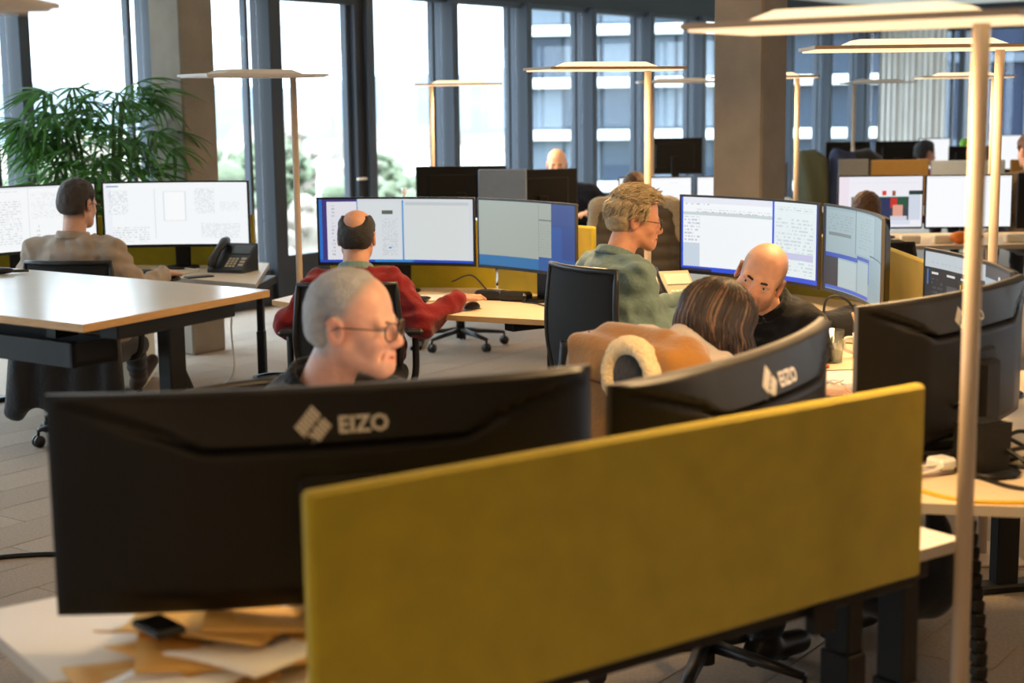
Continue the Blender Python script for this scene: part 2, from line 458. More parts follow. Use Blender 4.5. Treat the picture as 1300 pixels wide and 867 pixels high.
# ------------------------------------------------------------------ outside
mat('slab_white', (226,226,222), .7); mat('far_glass', (40,52,66), .3, spec=.3); mat('far_curtain', (84,94,104), .8); mat('far_wall', (62,70,80), .7)
mat('blue_glass', (20,30,50), .3, spec=.2); mat('hill', (74,84,90), .95, noise=.2, nscale=.02); mat('ground_out', (92,98,86), .95, noise=.2, nscale=.03)
mat('tree_leaf', (92,100,76), .9, noise=.25, nscale=.8); mat('tree_bare', (120,110,98), .9, noise=.2, nscale=1); mat('tree_trunk', (80,66,54), .9); mat('house_wall', (214,208,196), .8); mat('house_roof', (128,116,108), .8)
gr = struct(MB().box((-900,26,-14.2),(900,1800,-14)).build('ground', 'ground_out'))
def hillf(u, v):
    x = -700+1100*u; e = .5+.5*math.sin(u*9+1)*math.sin(u*4.3)+.25*math.sin(u*23)
    ridge = 14+16*max(0, (u-.55)*3)+6*e
    y = 700+400*v
    return (x, y, -14+(ridge+14)*math.sin(min(v*1.3,1)*math.pi/2)+3*math.sin(u*61+v*7)*v)
hl = struct(MB().grid(hillf, 90, 14).build('hills', 'hill'))
# opposite building: slabs and single panes
bo = thing('office_building', 'pale office building with white floor bands seen through the windows', 'building', (0.9,100,-14), math.radians(-9))
MB().box((0,.6,0),(27,14,40)).build('wall', 'far_wall', bo)
pn = [MB().box((.12,.35,.75),(2.28,.5,3.2)).build('window', 'far_glass', bo), MB().box((.12,.35,.75),(2.28,.5,3.2)).build('window', 'far_curtain', bo)]
sl0 = MB().box((-.3,-.3,0),(27.3,.8,.62), bev=.03).build('floor_slab', 'slab_white', bo)
used = [False, False]
for k in range(11):
    z = 20.1-14+14+(k-6)*3.3-.3
    z = 14+6.1-.3+(k-6)*3.3
    o = sl0 if k == 0 else share('floor_slab', sl0, bo)
    o.location = (0,0,z)
    if not 3 <= k <= 8: continue
    for j in range(11):
        t = random.random() < .35
        if not used[t]: o = pn[t]; used[t] = True
        else: o = share('window', pn[t], bo)
        o.location = (j*2.4+.2,0,z)
b2 = thing('glass_building', 'dark blue glass building beyond the far end windows', 'building', (17.5,62,-14), math.radians(-14))
MB().box((0,.5,0),(26,12,36)).build('wall', 'blue_glass', b2)
s2 = MB().box((-.1,.1,0),(26,.6,.35)).build('floor_band', 'far_wall', b2); v2 = MB().box((-.06,.2,0),(.06,.6,36)).build('mullion', 'far_wall', b2)
for k in range(1,11): share('floor_band', s2, b2, (0,0,k*3.4))
for k in range(1,18): share('mullion', v2, b2, (k*1.5,0,0))
# trees and houses below the windows
def blob(rx, rz, seed):
    rr = random.Random(seed); f = Field((-rx*1.4,-rx*1.4,-rz*1.3),(rx*1.4,rx*1.4,rz*1.3), rx/14)
    for i in range(120):
        a = rr.uniform(0,6.28); zz = rr.uniform(-1,1); q = math.sqrt(1-zz*zz)*rr.uniform(.6,1); w = rx*rr.uniform(.09,.2); f.ell((rx*q*math.cos(a), rx*q*math.sin(a), rz*zz*.9), (w,w,w*.8), k=rx*.05)
    for i in range(14):
        a = rr.uniform(0,6.28); q = rr.uniform(0,.7); f.ell((rx*q*math.cos(a), rx*q*math.sin(a), rz*rr.uniform(-.7,.7)*(1-.4*q)), (rx*.42,rx*.42,rz*.36), k=rx*.12)
    return f.disp(lambda x,y,z: wob((x,y,z), 22/rx, rx*.03))
crowns = [blob(3.2,3.6,1), blob(2.6,4.4,2), blob(3.6,3.0,3)]
cm = [crowns[i].build('crown', ('tree_leaf','tree_bare','tree_leaf')[i], None) for i in range(3)]
rt = random.Random(3); ftu = [True]*3
spots = []
for i in range(400):
    if len(spots) >= 30: break
    px = rt.uniform(-20,550); d = rt.uniform(60,185); k = rt.choice((0,1,1,2)); x = (px-650)/1950*d
    sc = rt.uniform(.7,1.3)
    if any((x-a)**2+(d-b)**2 < 105 for a, b in spots): continue
    spots.append((x,d))
    t = thing('tree', 'distant tree in the hazy park below the windows', 'tree', (x,d,-14), rt.uniform(0,6), 'trees outside the windows')
    if ftu[k]: c = cm[k]; c.parent = t; ftu[k] = False
    else: c = share('crown', cm[k], t)
    c.location = (0,0,6.4*sc); c.scale = (sc,sc,sc)
    MB().tube([(0,0,0),(.1,0,3*sc),(0,0,6*sc)], [.3*sc,.24*sc,.12*sc]).build('trunk', 'tree_trunk', t)
for i in range(9):
    px = 40+i*72; d = 215+(i*53 % 110); x = (px-650)/1950*d; w = rt.uniform(7,12); h = rt.uniform(6,9)
    t = thing('house', 'small pale house far down in the town outside', 'house', (x,d,-14), rt.uniform(-.5,.5), 'houses outside the windows')
    MB().box((-w/2,-4,0),(w/2,4,h)).build('wall', 'house_wall', t)
    MB().add([(-w/2-.4,-4.4,h),(w/2+.4,-4.4,h),(w/2+.4,4.4,h),(-w/2-.4,4.4,h),(-w/2-.4,0,h+3),(w/2+.4,0,h+3)],[(0,1,5,4),(2,3,4,5),(0,4,3),(1,2,5),(3,2,1,0)]).build('roof', 'house_roof', t)
# ------------------------------------------------------------------ floor lamps
LAMP_H = 1.785
def lamp(pole, head, lit, label, length=.68, width=.29, LAMP_H=1.785):
    """pole (x,y); head: unit direction from the pole end of the head towards its far tip"""
    a = math.atan2(head[1], head[0])
    r = thing('floor_lamp', label, 'lamp', (pole[0],pole[1],0), a)
    e = .12; x0 = -e; x1 = length-e; w = width/2
    MB().box((-.12,-.15,0),(.22,.15,.012), bev=.004).build('base', 'lamp_enamel', r)
    MB().tube([(0,0,.012),(0,0,LAMP_H)], .0165, 16).build('pole', 'lamp_enamel', r)
    h = MB().add([(x0,-w,LAMP_H+.004),(x1,-w,LAMP_H+.004),(x1,w,LAMP_H+.004),(x0,w,LAMP_H+.004),
                  (x0,-w,LAMP_H+.016),(x1,-w,LAMP_H+.016),(x1,w,LAMP_H+.016),(x0,w,LAMP_H+.016)],
                 [(3,2,1,0),(4,5,6,7),(0,1,5,4),(1,2,6,5),(2,3,7,6),(3,0,4,7)]).build('head', 'lamp_edge' if lit else 'lamp_off', r)
    i = .012
    MB().box((x0+i,-w+i,LAMP_H-.001),(x1-i,w-i,LAMP_H+.005)).build('diffuser', 'lamp_glow' if lit else 'lamp_off', r)
    a0, a1, b = x0+.12, x1-.12, w-.045; a2, a3, b2 = a0+.05, a1-.05, b-.03; z = LAMP_H+.016; z2 = z+.022
    MB().add([(a0,-b,z),(a1,-b,z),(a1,b,z),(a0,b,z),(a2,-b2,z2),(a3,-b2,z2),(a3,b2,z2),(a2,b2,z2)],
             [(4,5,6,7),(0,1,5,4),(1,2,6,5),(2,3,7,6),(3,0,4,7)]).build('uplight', 'lamp_up_glow' if lit else 'lamp_off', r)
    if lit:
        for up in (0,1):
            l = bpy.data.lights.new('lamp_light', 'AREA'); l.shape = 'RECTANGLE'; l.size = x1-.20; l.size_y = width-.06
            l.energy = LAMP_W*(.5 if up else 1.); l.color = (1.,.64,.30)
            o = bpy.data.objects.new('lamp_light', l); COL.objects.link(o); o.parent = r
            o.location = ((.16+x1)/2,0,LAMP_H+(.045 if up else -.004))
            o.rotation_euler = (math.pi if up else 0,0,0)
    return r
lamp((.877,2.9), (-.8,.6), True, 'lit floor lamp with slim pole right beside the olive desk screen')
lamp((1.70,5.40), (-1,0), True, 'lit floor lamp standing just behind the foreground lamp pole', .79, .30, 1.81)
lamp((.634,7.1), (-.91,-.41), True, 'bright lit floor lamp behind the man in the green shirt')
lamp((-1.073,7.75), (-.77,-.64), False, 'unlit wooden-toned floor lamp left of the man in red')
lamp((1.91,10.3), (-1,0), True, 'lit floor lamp right beside the warm concrete column')
lamp((3.55,11.4), (-1,0), True, 'far lit floor lamp between the two right-hand lamp poles')
lamp((-.61,12.2), (1,.0), True, 'far lit floor lamp standing in front of the windows')
lamp((1.14,12.4), (1,0), False, 'far unlit grey lamp left of the warm column')
lamp((3.24,14.6), (1,0), False, 'far unlit grey lamp in front of the pale curtain')
lamp((-1.205,2.125), (1,0), False, 'unlit lamp head at the top left corner of the picture')
lamp((.9,-1.3), (-1,0), True, 'lit floor lamp standing behind the photographer on the right')
lamp((-1.3,.2), (.2,-1), True, 'lit floor lamp standing behind the photographer on the left')
lamp((3.3,3.2), (0,1), True, 'lit floor lamp at the desks out of frame on the right')

# ------------------------------------------------------------------ screens: flat pictures made of rectangles and text rows
def _grp_rect():
    g = bpy.data.node_groups.new('screen_rect', 'ShaderNodeTree')
    for n, t in (('Base','NodeSocketColor'),('UV','NodeSocketVector'),('X0','NodeSocketFloat'),('Y0','NodeSocketFloat'),('X1','NodeSocketFloat'),('Y1','NodeSocketFloat'),('Color','NodeSocketColor'),('Rows','NodeSocketFloat'),('Cols','NodeSocketFloat')):
        g.interface.new_socket(n, in_out='INPUT', socket_type=t)
    g.interface.new_socket('Out', in_out='OUTPUT', socket_type='NodeSocketColor')
    N = g.nodes; L = g.links; i = N.new('NodeGroupInput'); o = N.new('NodeGroupOutput')
    sx = N.new('ShaderNodeSeparateXYZ'); L.new(i.outputs['UV'], sx.inputs[0])
    def M(op, a, b):
        n = N.new('ShaderNodeMath'); n.operation = op
        for k, v in enumerate((a,b)):
            if v is None: continue
            if isinstance(v, (int,float)): n.inputs[k].default_value = v
            else: L.new(v, n.inputs[k])
        return n.outputs[0]
    x, y = sx.outputs[0], sx.outputs[1]
    m = M('MULTIPLY', M('MULTIPLY', M('GREATER_THAN', x, i.outputs['X0']), M('LESS_THAN', x, i.outputs['X1'])), M('MULTIPLY', M('GREATER_THAN', y, i.outputs['Y0']), M('LESS_THAN', y, i.outputs['Y1'])))
    ry = M('MULTIPLY', y, i.outputs['Rows']); row = M('FLOOR', ry, None); fr = M('FRACT', ry, None)
    cb = N.new('ShaderNodeCombineXYZ'); L.new(M('MULTIPLY', x, i.outputs['Cols']), cb.inputs[0]); L.new(M('MULTIPLY', row, 7.31), cb.inputs[1])
    nz = N.new('ShaderNodeTexNoise'); nz.inputs['Scale'].default_value = 1; nz.inputs['Detail'].default_value = 2; L.new(cb.outputs[0], nz.inputs['Vector'])
    txt = M('MULTIPLY', M('GREATER_THAN', nz.outputs[0], .5), M('LESS_THAN', fr, .5))
    istxt = M('GREATER_THAN', i.outputs['Rows'], .5)
    f = M('MULTIPLY', m, M('ADD', M('MULTIPLY', M('MULTIPLY', istxt, txt), .5), M('SUBTRACT', 1., istxt)))
    mx = N.new('ShaderNodeMix'); mx.data_type = 'RGBA'
    L.new(f, mx.inputs['Factor']); L.new(i.outputs['Base'], mx.inputs[6]); L.new(i.outputs['Color'], mx.inputs[7]); L.new(mx.outputs[2], o.inputs[0])
    return g
GRECT = _grp_rect()
def screen(name, base, ops, strength=1.):
    """ops: (x0,ytop,x1,ybottom,rgb[,rows,cols]) in 0..1 from the top left"""
    m = bpy.data.materials.new(name); m.use_nodes = True; nt = m.node_tree; MATS[name] = m
    b = nt.nodes['Principled BSDF']; b.inputs['Base Color'].default_value = (.01,.01,.012,1); b.inputs['Roughness'].default_value = .35
    uv = nt.nodes.new('ShaderNodeUVMap'); last = None
    for op in ops:
        g = nt.nodes.new('ShaderNodeGroup'); g.node_tree = GRECT
        if last is None: g.inputs['Base'].default_value = (*lin(base),1)
        else: nt.links.new(last, g.inputs['Base'])
        nt.links.new(uv.outputs[0], g.inputs['UV'])
        g.inputs['X0'].default_value = op[0]; g.inputs['Y0'].default_value = 1-op[3]; g.inputs['X1'].default_value = op[2]; g.inputs['Y1'].default_value = 1-op[1]
        g.inputs['Color'].default_value = (*lin(op[4]),1)
        g.inputs['Rows'].default_value = op[5] if len(op) > 5 else 0; g.inputs['Cols'].default_value = op[6] if len(op) > 5 else 0
        last = g.outputs[0]
    if last is None: b.inputs['Emission Color'].default_value = (*lin(base),1)
    else: nt.links.new(last, b.inputs['Emission Color'])
    b.inputs['Emission Strength'].default_value = strength
    return m

def text_mesh(txt, size, name, m, parent, mapf):
    cu = bpy.data.curves.new(name, 'FONT'); cu.body = txt; cu.size = size; cu.extrude = 0; cu.resolution_u = 2; cu.offset = size*.025
    ob = bpy.data.objects.new('tmp', cu); COL.objects.link(ob)
    dg = bpy.context.evaluated_depsgraph_get(); me = bpy.data.meshes.new_from_object(ob.evaluated_get(dg))
    bpy.data.objects.remove(ob); 
    for v in me.vertices: v.co = mapf(v.co.x, v.co.y)
    me.materials.clear(); me.materials.append(MATS[m]); me.name = name
    o = bpy.data.objects.new(name, me); COL.objects.link(o); o.parent = parent
    return o

CURVE_R = 1.9
BACKS = {}
def curved_monitor(A, B, z_bot, desk_z, H, label, scr=None, logo=False, stand=True, lx=-.04, tilt=0., standoff=.0):
    """A: user's left end, B: user's right end (world xy). Local frame: x to the user's right, y away from the user, z=0 on the desk."""
    A = Vector((A[0],A[1],0)); B = Vector((B[0],B[1],0)); X = (B-A); W = X.length; X.normalize(); Y = Vector((-X.y,X.x,0))
    hw = W/2; sag = CURVE_R-math.sqrt(CURVE_R**2-hw**2)
    ctr = (A+B)/2+Y*sag
    r = thing('curved_monitor', label, 'monitor', (ctr.x,ctr.y,desk_z), math.atan2(X.y,X.x))
    zb = z_bot-desk_z; th = math.asin(hw/CURVE_R)
    def P(u, v, off):      # u -1..1, v 0..1, off: distance behind the screen plane
        t = u*th; rr = CURVE_R+off
        p = Vector((rr*math.sin(t), rr*math.cos(t)-CURVE_R, zb+v*H))
        p.y += (v-.5)*H*math.tan(tilt)
        return p
    # casing back with hood, slot and bevelled sides
    def thick(u, v):
        au = abs(u); x = au*hw; z = v*H; k = H/.38
        g = (.29 if x < .2*W/.894 else .29+(x-.2*W/.894)/(.24*W/.894)*.088)*k
        edge = .010
        if z > g:      # upper band
            t = .022+.030*max(0, 1-(z-g)/(.095*k))*(1 if x < .2*W/.894 else max(0,1-(x/W*.894-.2)/.25))
            t = max(t, edge+.006)
        else:
            side = min(1, max(0, (hw*.995-x)/(.21*W/.894))); bot = min(1, z/(.05*k)); top = min(1, (g-z)/(.012))
            t = edge+.042*min(side*1.0, 1)*min(1, bot*1.2)
            t = t*(.35+.65*top) if top < 1 else t
            t = max(t, edge)
        e = min((1-au)*hw/.006, v*H/.006, (1-v)*H/.006, 1)
        return t*max(e, .0)+.006*(1-max(e,0))
    key = (round(W,3), round(H,3), round(zb,3), round(tilt,3))
    us = sorted(set([-1+2*i/64 for i in range(65)]+[-.995,.995])); vs = sorted(set([j/40 for j in range(41)]+[.76,.77,.78,.79,.015,.985]))
    mb = MB(); nu = len(us)
    V = [P(u, v, .006+thick(u,v)) for v in vs for u in us]
    Fq = [(j*nu+i, (j+1)*nu+i, (j+1)*nu+i+1, j*nu+i+1) for j in range(len(vs)-1) for i in range(nu-1)]
    mb.add(V, Fq, True); mb.build('back_shell', 'black_plastic', r)
    # bezel: thin frame box around the panel
    fb = MB(); n = 24
    rim = [(-1+2*i/n, 0) for i in range(n)]+[(1, j/8) for j in range(8)]+[(1-2*i/n, 1) for i in range(n)]+[(-1, 1-j/8) for j in range(8)]
    def ins(u, v, d): return (max(-1+d/hw, min(1-d/hw, u)), max(d*1.6/H if v < .5 else d/H, min(1-d/H, v)))
    R0 = [P(u, v, .0) for u, v in rim]; R1 = [P(u, v, .013) for u, v in rim]; R2 = [P(*ins(u,v,.010), 0.) for u, v in rim]; m_ = len(rim)
    fb.add(R0+R2, [((i+1) % m_, m_+(i+1) % m_, m_+i, i) for i in range(m_)]); fb.build('bezel', 'bezel_black', r)
    MB().add(R0+R1, [(i, m_+i, m_+(i+1) % m_, (i+1) % m_) for i in range(m_)]).build('rim', 'rim_grey', r)
    s = MB(); s.grid(lambda a, b: P((-1+2*a)*(1-.010/hw), .016/H+b*(1-.026/H), .001), 40, 4, uv=True)
    s.build('screen_panel', scr or 'bezel_black', r)
    # ridge slot under the hood
    if stand:
        yb = .075+standoff
        MB().box((-.07,.045,zb+H*.30),(.07,.068,zb+H*.62), bev=.006).build('stand_mount', 'black_plastic', r)
        MB().box((-.042,.066+standoff*.5,.0),(.042,.098+standoff,zb+H*.55), bev=.008).build('stand_neck', 'black_plastic', r)
        MB().lathe([(0,0),(.09,0),(.095,.004),(.09,.012),(0,.014)], 32, TR(0,.066+standoff,0)).build('stand_base', 'black_plastic', r)
    if logo:
        # rhombus mark and lettering on the hood, bent to the casing
        def q(x, z):   # x to the right as read from behind
            u = -x/hw; v = (z-zb)/H; p = P(u, v, .006+thick(u,v)+.0012); return p
        zc = zb+H*.84; sc = W/.894
        mb = MB(); hgt = .033*sc; wd = .029*sc; nS = 7
        for k in range(nS):      # diagonal stripes of the rhombus
            for h2 in (0,1):
                a0 = k/nS+.012; a1 = (k+1)/nS-.03; b0, b1 = (0,.47) if h2 == 0 else (.53,1)
                if h2 == 0 and k % 2 == 0 and k > 1: b1 = .40
                qs = [(a0,b0),(a1,b0),(a1,b1),(a0,b1)]
                mb.add([q(lx+(a-b)*wd, zc-hgt+(a+b)*hgt) for a, b in qs], [(0,1,2,3)])
        mb.build('logo_mark', 'logo_silver', r)
        text_mesh('EIZO', .036*sc, 'logo_lettering', 'logo_silver', r, lambda x, y: q(lx+.038*sc+x, zc-.012*sc+y))
    return r

def flat_monitor(ctr, ang, z_bot, desk_z, W, H, label, scr=None, group=None):
    """front (screen) faces local -y"""
    r = thing('flat_monitor', label, 'monitor', (ctr[0],ctr[1],desk_z), ang, group); zb = z_bot-desk_z
    MB().box((-W/2,-.0,zb),(W/2,.03,zb+H), bev=.006).box((-W*.36,.03,zb+H*.15),(W*.36,.052,zb+H*.85), bev=.01).build('casing', 'black_plastic', r)
    s = MB(); s.grid(lambda a, b: (-W/2+.008+a*(W-.016), -.001, zb+.012+b*(H-.02)), 2, 2, uv=True); s.build('screen_panel', scr or 'bezel_black', r)
    MB().box((-.035,.05,0),(.035,.075,zb+H*.5), bev=.005).build('stand_neck', 'black_plastic', r)
    MB().lathe([(0,0),(.11,0),(.11,.01),(0,.012)], 24, TR(0,.05,0)).build('stand_base', 'black_plastic', r)
    return r

# ------------------------------------------------------------------ desks and panels
def desk(poly, z, label, legs, top='desk_white', edge='edge_grey', th=.025, feet=True, colw=.08, bar=.26, cat='desk', name='desk'):
    c = Vector((sum(p[0] for p in poly)/len(poly), sum(p[1] for p in poly)/len(poly), 0))
    r = thing(name, label, cat, c)
    L = [(p[0]-c.x, p[1]-c.y) for p in poly]
    ar = sum(L[i][0]*L[(i+1) % len(L)][1]-L[(i+1) % len(L)][0]*L[i][1] for i in range(len(L)))
    if ar < 0: L = L[::-1]
    t = MB(); n = len(L); t.add([(x,y,z) for x,y in L], [tuple(range(n))]); t.build('tabletop', top, r)
    e = MB(); e.add([(x,y,z-th) for x,y in L]+[(x,y,z) for x,y in L], [tuple(range(n))[::-1]]+[(i,(i+1) % n,n+(i+1) % n,n+i) for i in range(n)]); e.build('edge_band', edge, r)
    for (x, y, a) in legs:
        M = TR(x-c.x,y-c.y,0) @ RZ(a); zt = z-th
        lg = MB().box((-colw/2,-colw*.35,.02),(colw/2,colw*.35,zt*.62), M, bev=.004).box((-colw*.42,-colw*.29,zt*.62),(colw*.42,colw*.29,zt-.03), M, bev=.004).build('leg', 'black_metal', r)
        if feet: MB().box((-.30,-.04,0),(.30,.04,.03), M, bev=.008).build('foot', 'black_metal', lg)
        MB().box((-bar,-.035,zt-.045),(bar,.035,zt), M, bev=.004).build('crossbar', 'black_metal', lg)
    return r
def panel(p0, p1, z0, z1, label, m='olive_felt', th=.03):
    a = Vector((p0[0],p0[1],0)); b = Vector((p1[0],p1[1],0)); d = b-a
    r = thing('desk_screen', label, 'desk screen', a, math.atan2(d.y,d.x)); L = d.length
    MB().box((0,-th/2,z0),(L,th/2,z1), bev=.007).build('felt_panel', m, r)
    for x in (.2*L,.8*L): MB().box((x-.03,-.012,z0-.06),(x+.03,.012,z0+.001)).build('bracket', 'black_metal', r)
    return r

# ------------------------------------------------------------------ office chair (faces local +y)
CH = {}
def office_chair(loc, ang, label, seat_z=.47, arms=True, back_h=.56, back_m='chair_mesh'):
    r = thing('office_chair', label, 'chair', (loc[0],loc[1],0), ang)
    def part(nm, fn, m, par=None, L=(0,0,0), R=(0,0,0)):
        k = (nm, seat_z, back_h, L[0] > 0 if nm in ('armrest',) else 0)
        if nm in CH and (nm in ('castor','base_arm')): o = share(nm, CH[nm], par or r, L, R)
        else:
            o = fn().build(nm, m, par or r); o.location = L; o.rotation_euler = R; CH[nm] = o
        return o
    for i in range(5):
        a = i*2*math.pi/5+.3; d = (math.cos(a), math.sin(a))
        part('base_arm', lambda: MB().tube([(.03,0,.115),(.18,0,.10),(.31,0,.085)], [.028,.022,.016], 8, flat=.7), 'chair_plastic', None, (0,0,0), (0,0,a))
        part('castor', lambda: MB().lathe([(0,-.022),(.026,-.022),(.03,-.015),(.03,-.006),(.022,-.004),(.022,.004),(.03,.006),(.03,.015),(.026,.022),(0,.022)], 16, TR(0,0,.03) @ Matrix.Rotation(math.pi/2,4,'X')).tube([(0,0,.055),(0,0,.085)], .008), 'castor', None, (.31*d[0],.31*d[1],0), (0,0,a))
    part('gas_column', lambda: MB().tube([(0,0,.06),(0,0,.25)], .03, 12).tube([(0,0,.25),(0,0,seat_z-.07)], .018, 12).box((-.1,-.14,seat_z-.09),(.1,.12,seat_z-.05), bev=.01), 'black_metal')
    def seat():
        f = Field((-.29,-.29,seat_z-.09),(.29,.31,seat_z+.05), .016); f.rbox((0,.01,seat_z-.025), (.19,.19,.005), .045)
        return f
    if 'seatf' not in CH: CH['seatf'] = {}
    if seat_z not in CH['seatf']:
        o = seat().build('seat', 'chair_fabric', r); CH['seatf'][seat_z] = o
    else: share('seat', CH['seatf'][seat_z], r)
    bz0 = seat_z+.06; bz1 = bz0+back_h
    def bk(u, v, off=0.):
        w = .235-.02*abs(v-.35)*1.6; x = (u-.5)*2*w
        y = -.25+.05*(2*u-1)**2-.035*math.sin(v*math.pi)*1.0-.03*v*v+.02
        return (x, y-off, bz0+v*(bz1-bz0))
    rimp = [bk(0,j/10) for j in range(11)]+[bk(i/8,1) for i in range(1,9)]+[bk(1,1-j/10) for j in range(1,11)]+[bk(1-i/8,0) for i in range(1,9)]
    MB().tube(rimp+[rimp[0]], .013, 8, caps=False).build('back_frame', 'chair_plastic', r)
    o = MB().grid(lambda u, v: bk(u, v), 12, 12).build('backrest', back_m, r); md = o.modifiers.new('t', 'SOLIDIFY'); md.thickness = .012
    MB().tube(curve([(0,-.06,seat_z-.07),(0,-.20,seat_z-.06),(0,-.30,seat_z+.06),(0,-.292,seat_z+.26)]), .022, 8, flat=1.3).build('back_support', 'chair_plastic', r)
    if arms:
        for s in (-1,1):
            ar = MB().tube(curve([(s*.15,-.03,seat_z-.06),(s*.27,-.03,seat_z-.03),(s*.285,-.03,seat_z+.2)]), .016, 8).build('arm_support', 'chair_plastic', r)
            MB().box((s*.285-.04,-.14,seat_z+.2),(s*.285+.04,.12,seat_z+.228), bev=.012).build('armrest', 'chair_plastic', ar)
    return r
# ------------------------------------------------------------------ people
def head_R(face, roll=0.):
    f = nrm(face); rt = nrm(np.cross(f, (0,0,1))); up = np.cross(rt, f)
    r2 = rt*math.cos(roll)-up*math.sin(roll); u2 = up*math.cos(roll)+rt*math.sin(roll)
    return np.stack([r2, f, u2], 1)
def head_solid(f, C, R, sc=1., detail=True, jaw=1.):
    T = lambda p: C+R @ (np.array(p)*sc)
    def c(a, b, r1, r2=None, k=.015, op='u'): f.cone(T(a), T(b), r1*sc, (r2 if r2 is not None else r1)*sc, k*sc, op)
    def e(p, r, k=.015, op='u'): f.ell(T(p), np.array(r)*sc, R, k*sc, op)
    e((0,-.006,.045), (.074,.097,.080)); e((0,.03,-.018), (.060,.064,.082), .03)
    for s in (-1,1):
        c((s*.046,.004,-.05), (s*.016,.072,-.090*jaw), .022, .020, .025)
        e((s*.040,.062,-.028), (.022,.022,.024), .02)
        if detail:
            e((s*.033,.104,.000), (.018,.016,.013), .012, 's')
            e((s*.033,.083,.0078), (.018,.0125,.0065), .006); e((s*.033,.080,-.0100), (.017,.0125,.0062), .008)
        e((s*.078,-.008,-.004), (.009,.021,.032), .006)
        if detail: e((s*.086,-.004,-.002), (.006,.011,.018), .004, 's'); c((s*.081,-.026,.016), (s*.081,-.012,.026), .005, .005, .004)
    e((0,.080,-.092*jaw), (.020,.016,.016), .02)
    c((-.038,.078,.016), (0,.087,.012), .011, .010); c((.038,.078,.016), (0,.087,.012), .011, .010)
    c((0,.092,.010), (0,.110,-.026), .0075, .0095, .012); e((0,.1105,-.031), (.0115,.0115,.0105), .012); e((0,.068,-.062), (.036,.031,.032), .025)
    if detail:
        for s in (-1,1): e((s*.0115,.101,-.035), (.0075,.009,.0075), .008)
        c((-.022,.086,-.0625), (0,.0965,-.060), .0055, .007, .006); c((.022,.086,-.0625), (0,.0965,-.060), .0055, .007, .006)
        c((-.018,.084,-.070), (0,.094,-.071), .006, .0075, .006); c((.018,.084,-.070), (0,.094,-.071), .006, .0075, .006)
        c((-.025,.097,-.0655), (.025,.097,-.0655), .0034, .0034, .003, 's')
        for s in (-1,1): c((s*.026,.092,-.042), (s*.034,.080,-.066), .0035, .003, .008, 's')   # fold beside the mouth
def hand_solid(f, w, d, up, s):
    d = nrm(d); lat = nrm(np.cross(d, up)); n = np.cross(lat, d); w = np.array(w)
    f.ell(w+d*.045, (.040,.052,.017), np.stack([lat,d,n],1), .012)
    for i, L in enumerate((.072,.082,.078,.060)):
        b = w+d*(.084-.006*abs(i-1))+lat*((i-1.5)*.0195)*-s; m = b+d*L*.5-n*.006; t = m+nrm(d*.8-n*.55)*L*.48
        f.cone(b-d*.02, m, .0092, .0088, .003); f.cone(m, t, .0086, .0074, .003)
    b = w+d*.028-lat*.034*-s*-1*-1 if False else w+d*.03+lat*(.034*s); m = b+d*.034+lat*(.020*s)-n*.006; t = m+d*.030-n*.004
    f.cone(w+d*.02, b, .014, .012, .008); f.cone(b, m, .011, .0098, .004); f.cone(m, t, .0096, .008, .003)
mat('skin', (214,160,132), .5, attr=True, noise=.09, nscale=45, bump=.12, bscale=240)
mat('eye_white', (196,184,172), .2); mat('eye_iris', (46,34,26), .1)
mat('frame_metal', (96,78,66), .35, metal=.4); glass_pane('lens', (245,246,248))
def loc_of(V, C, R, sc): return ((V-C) @ R)/sc
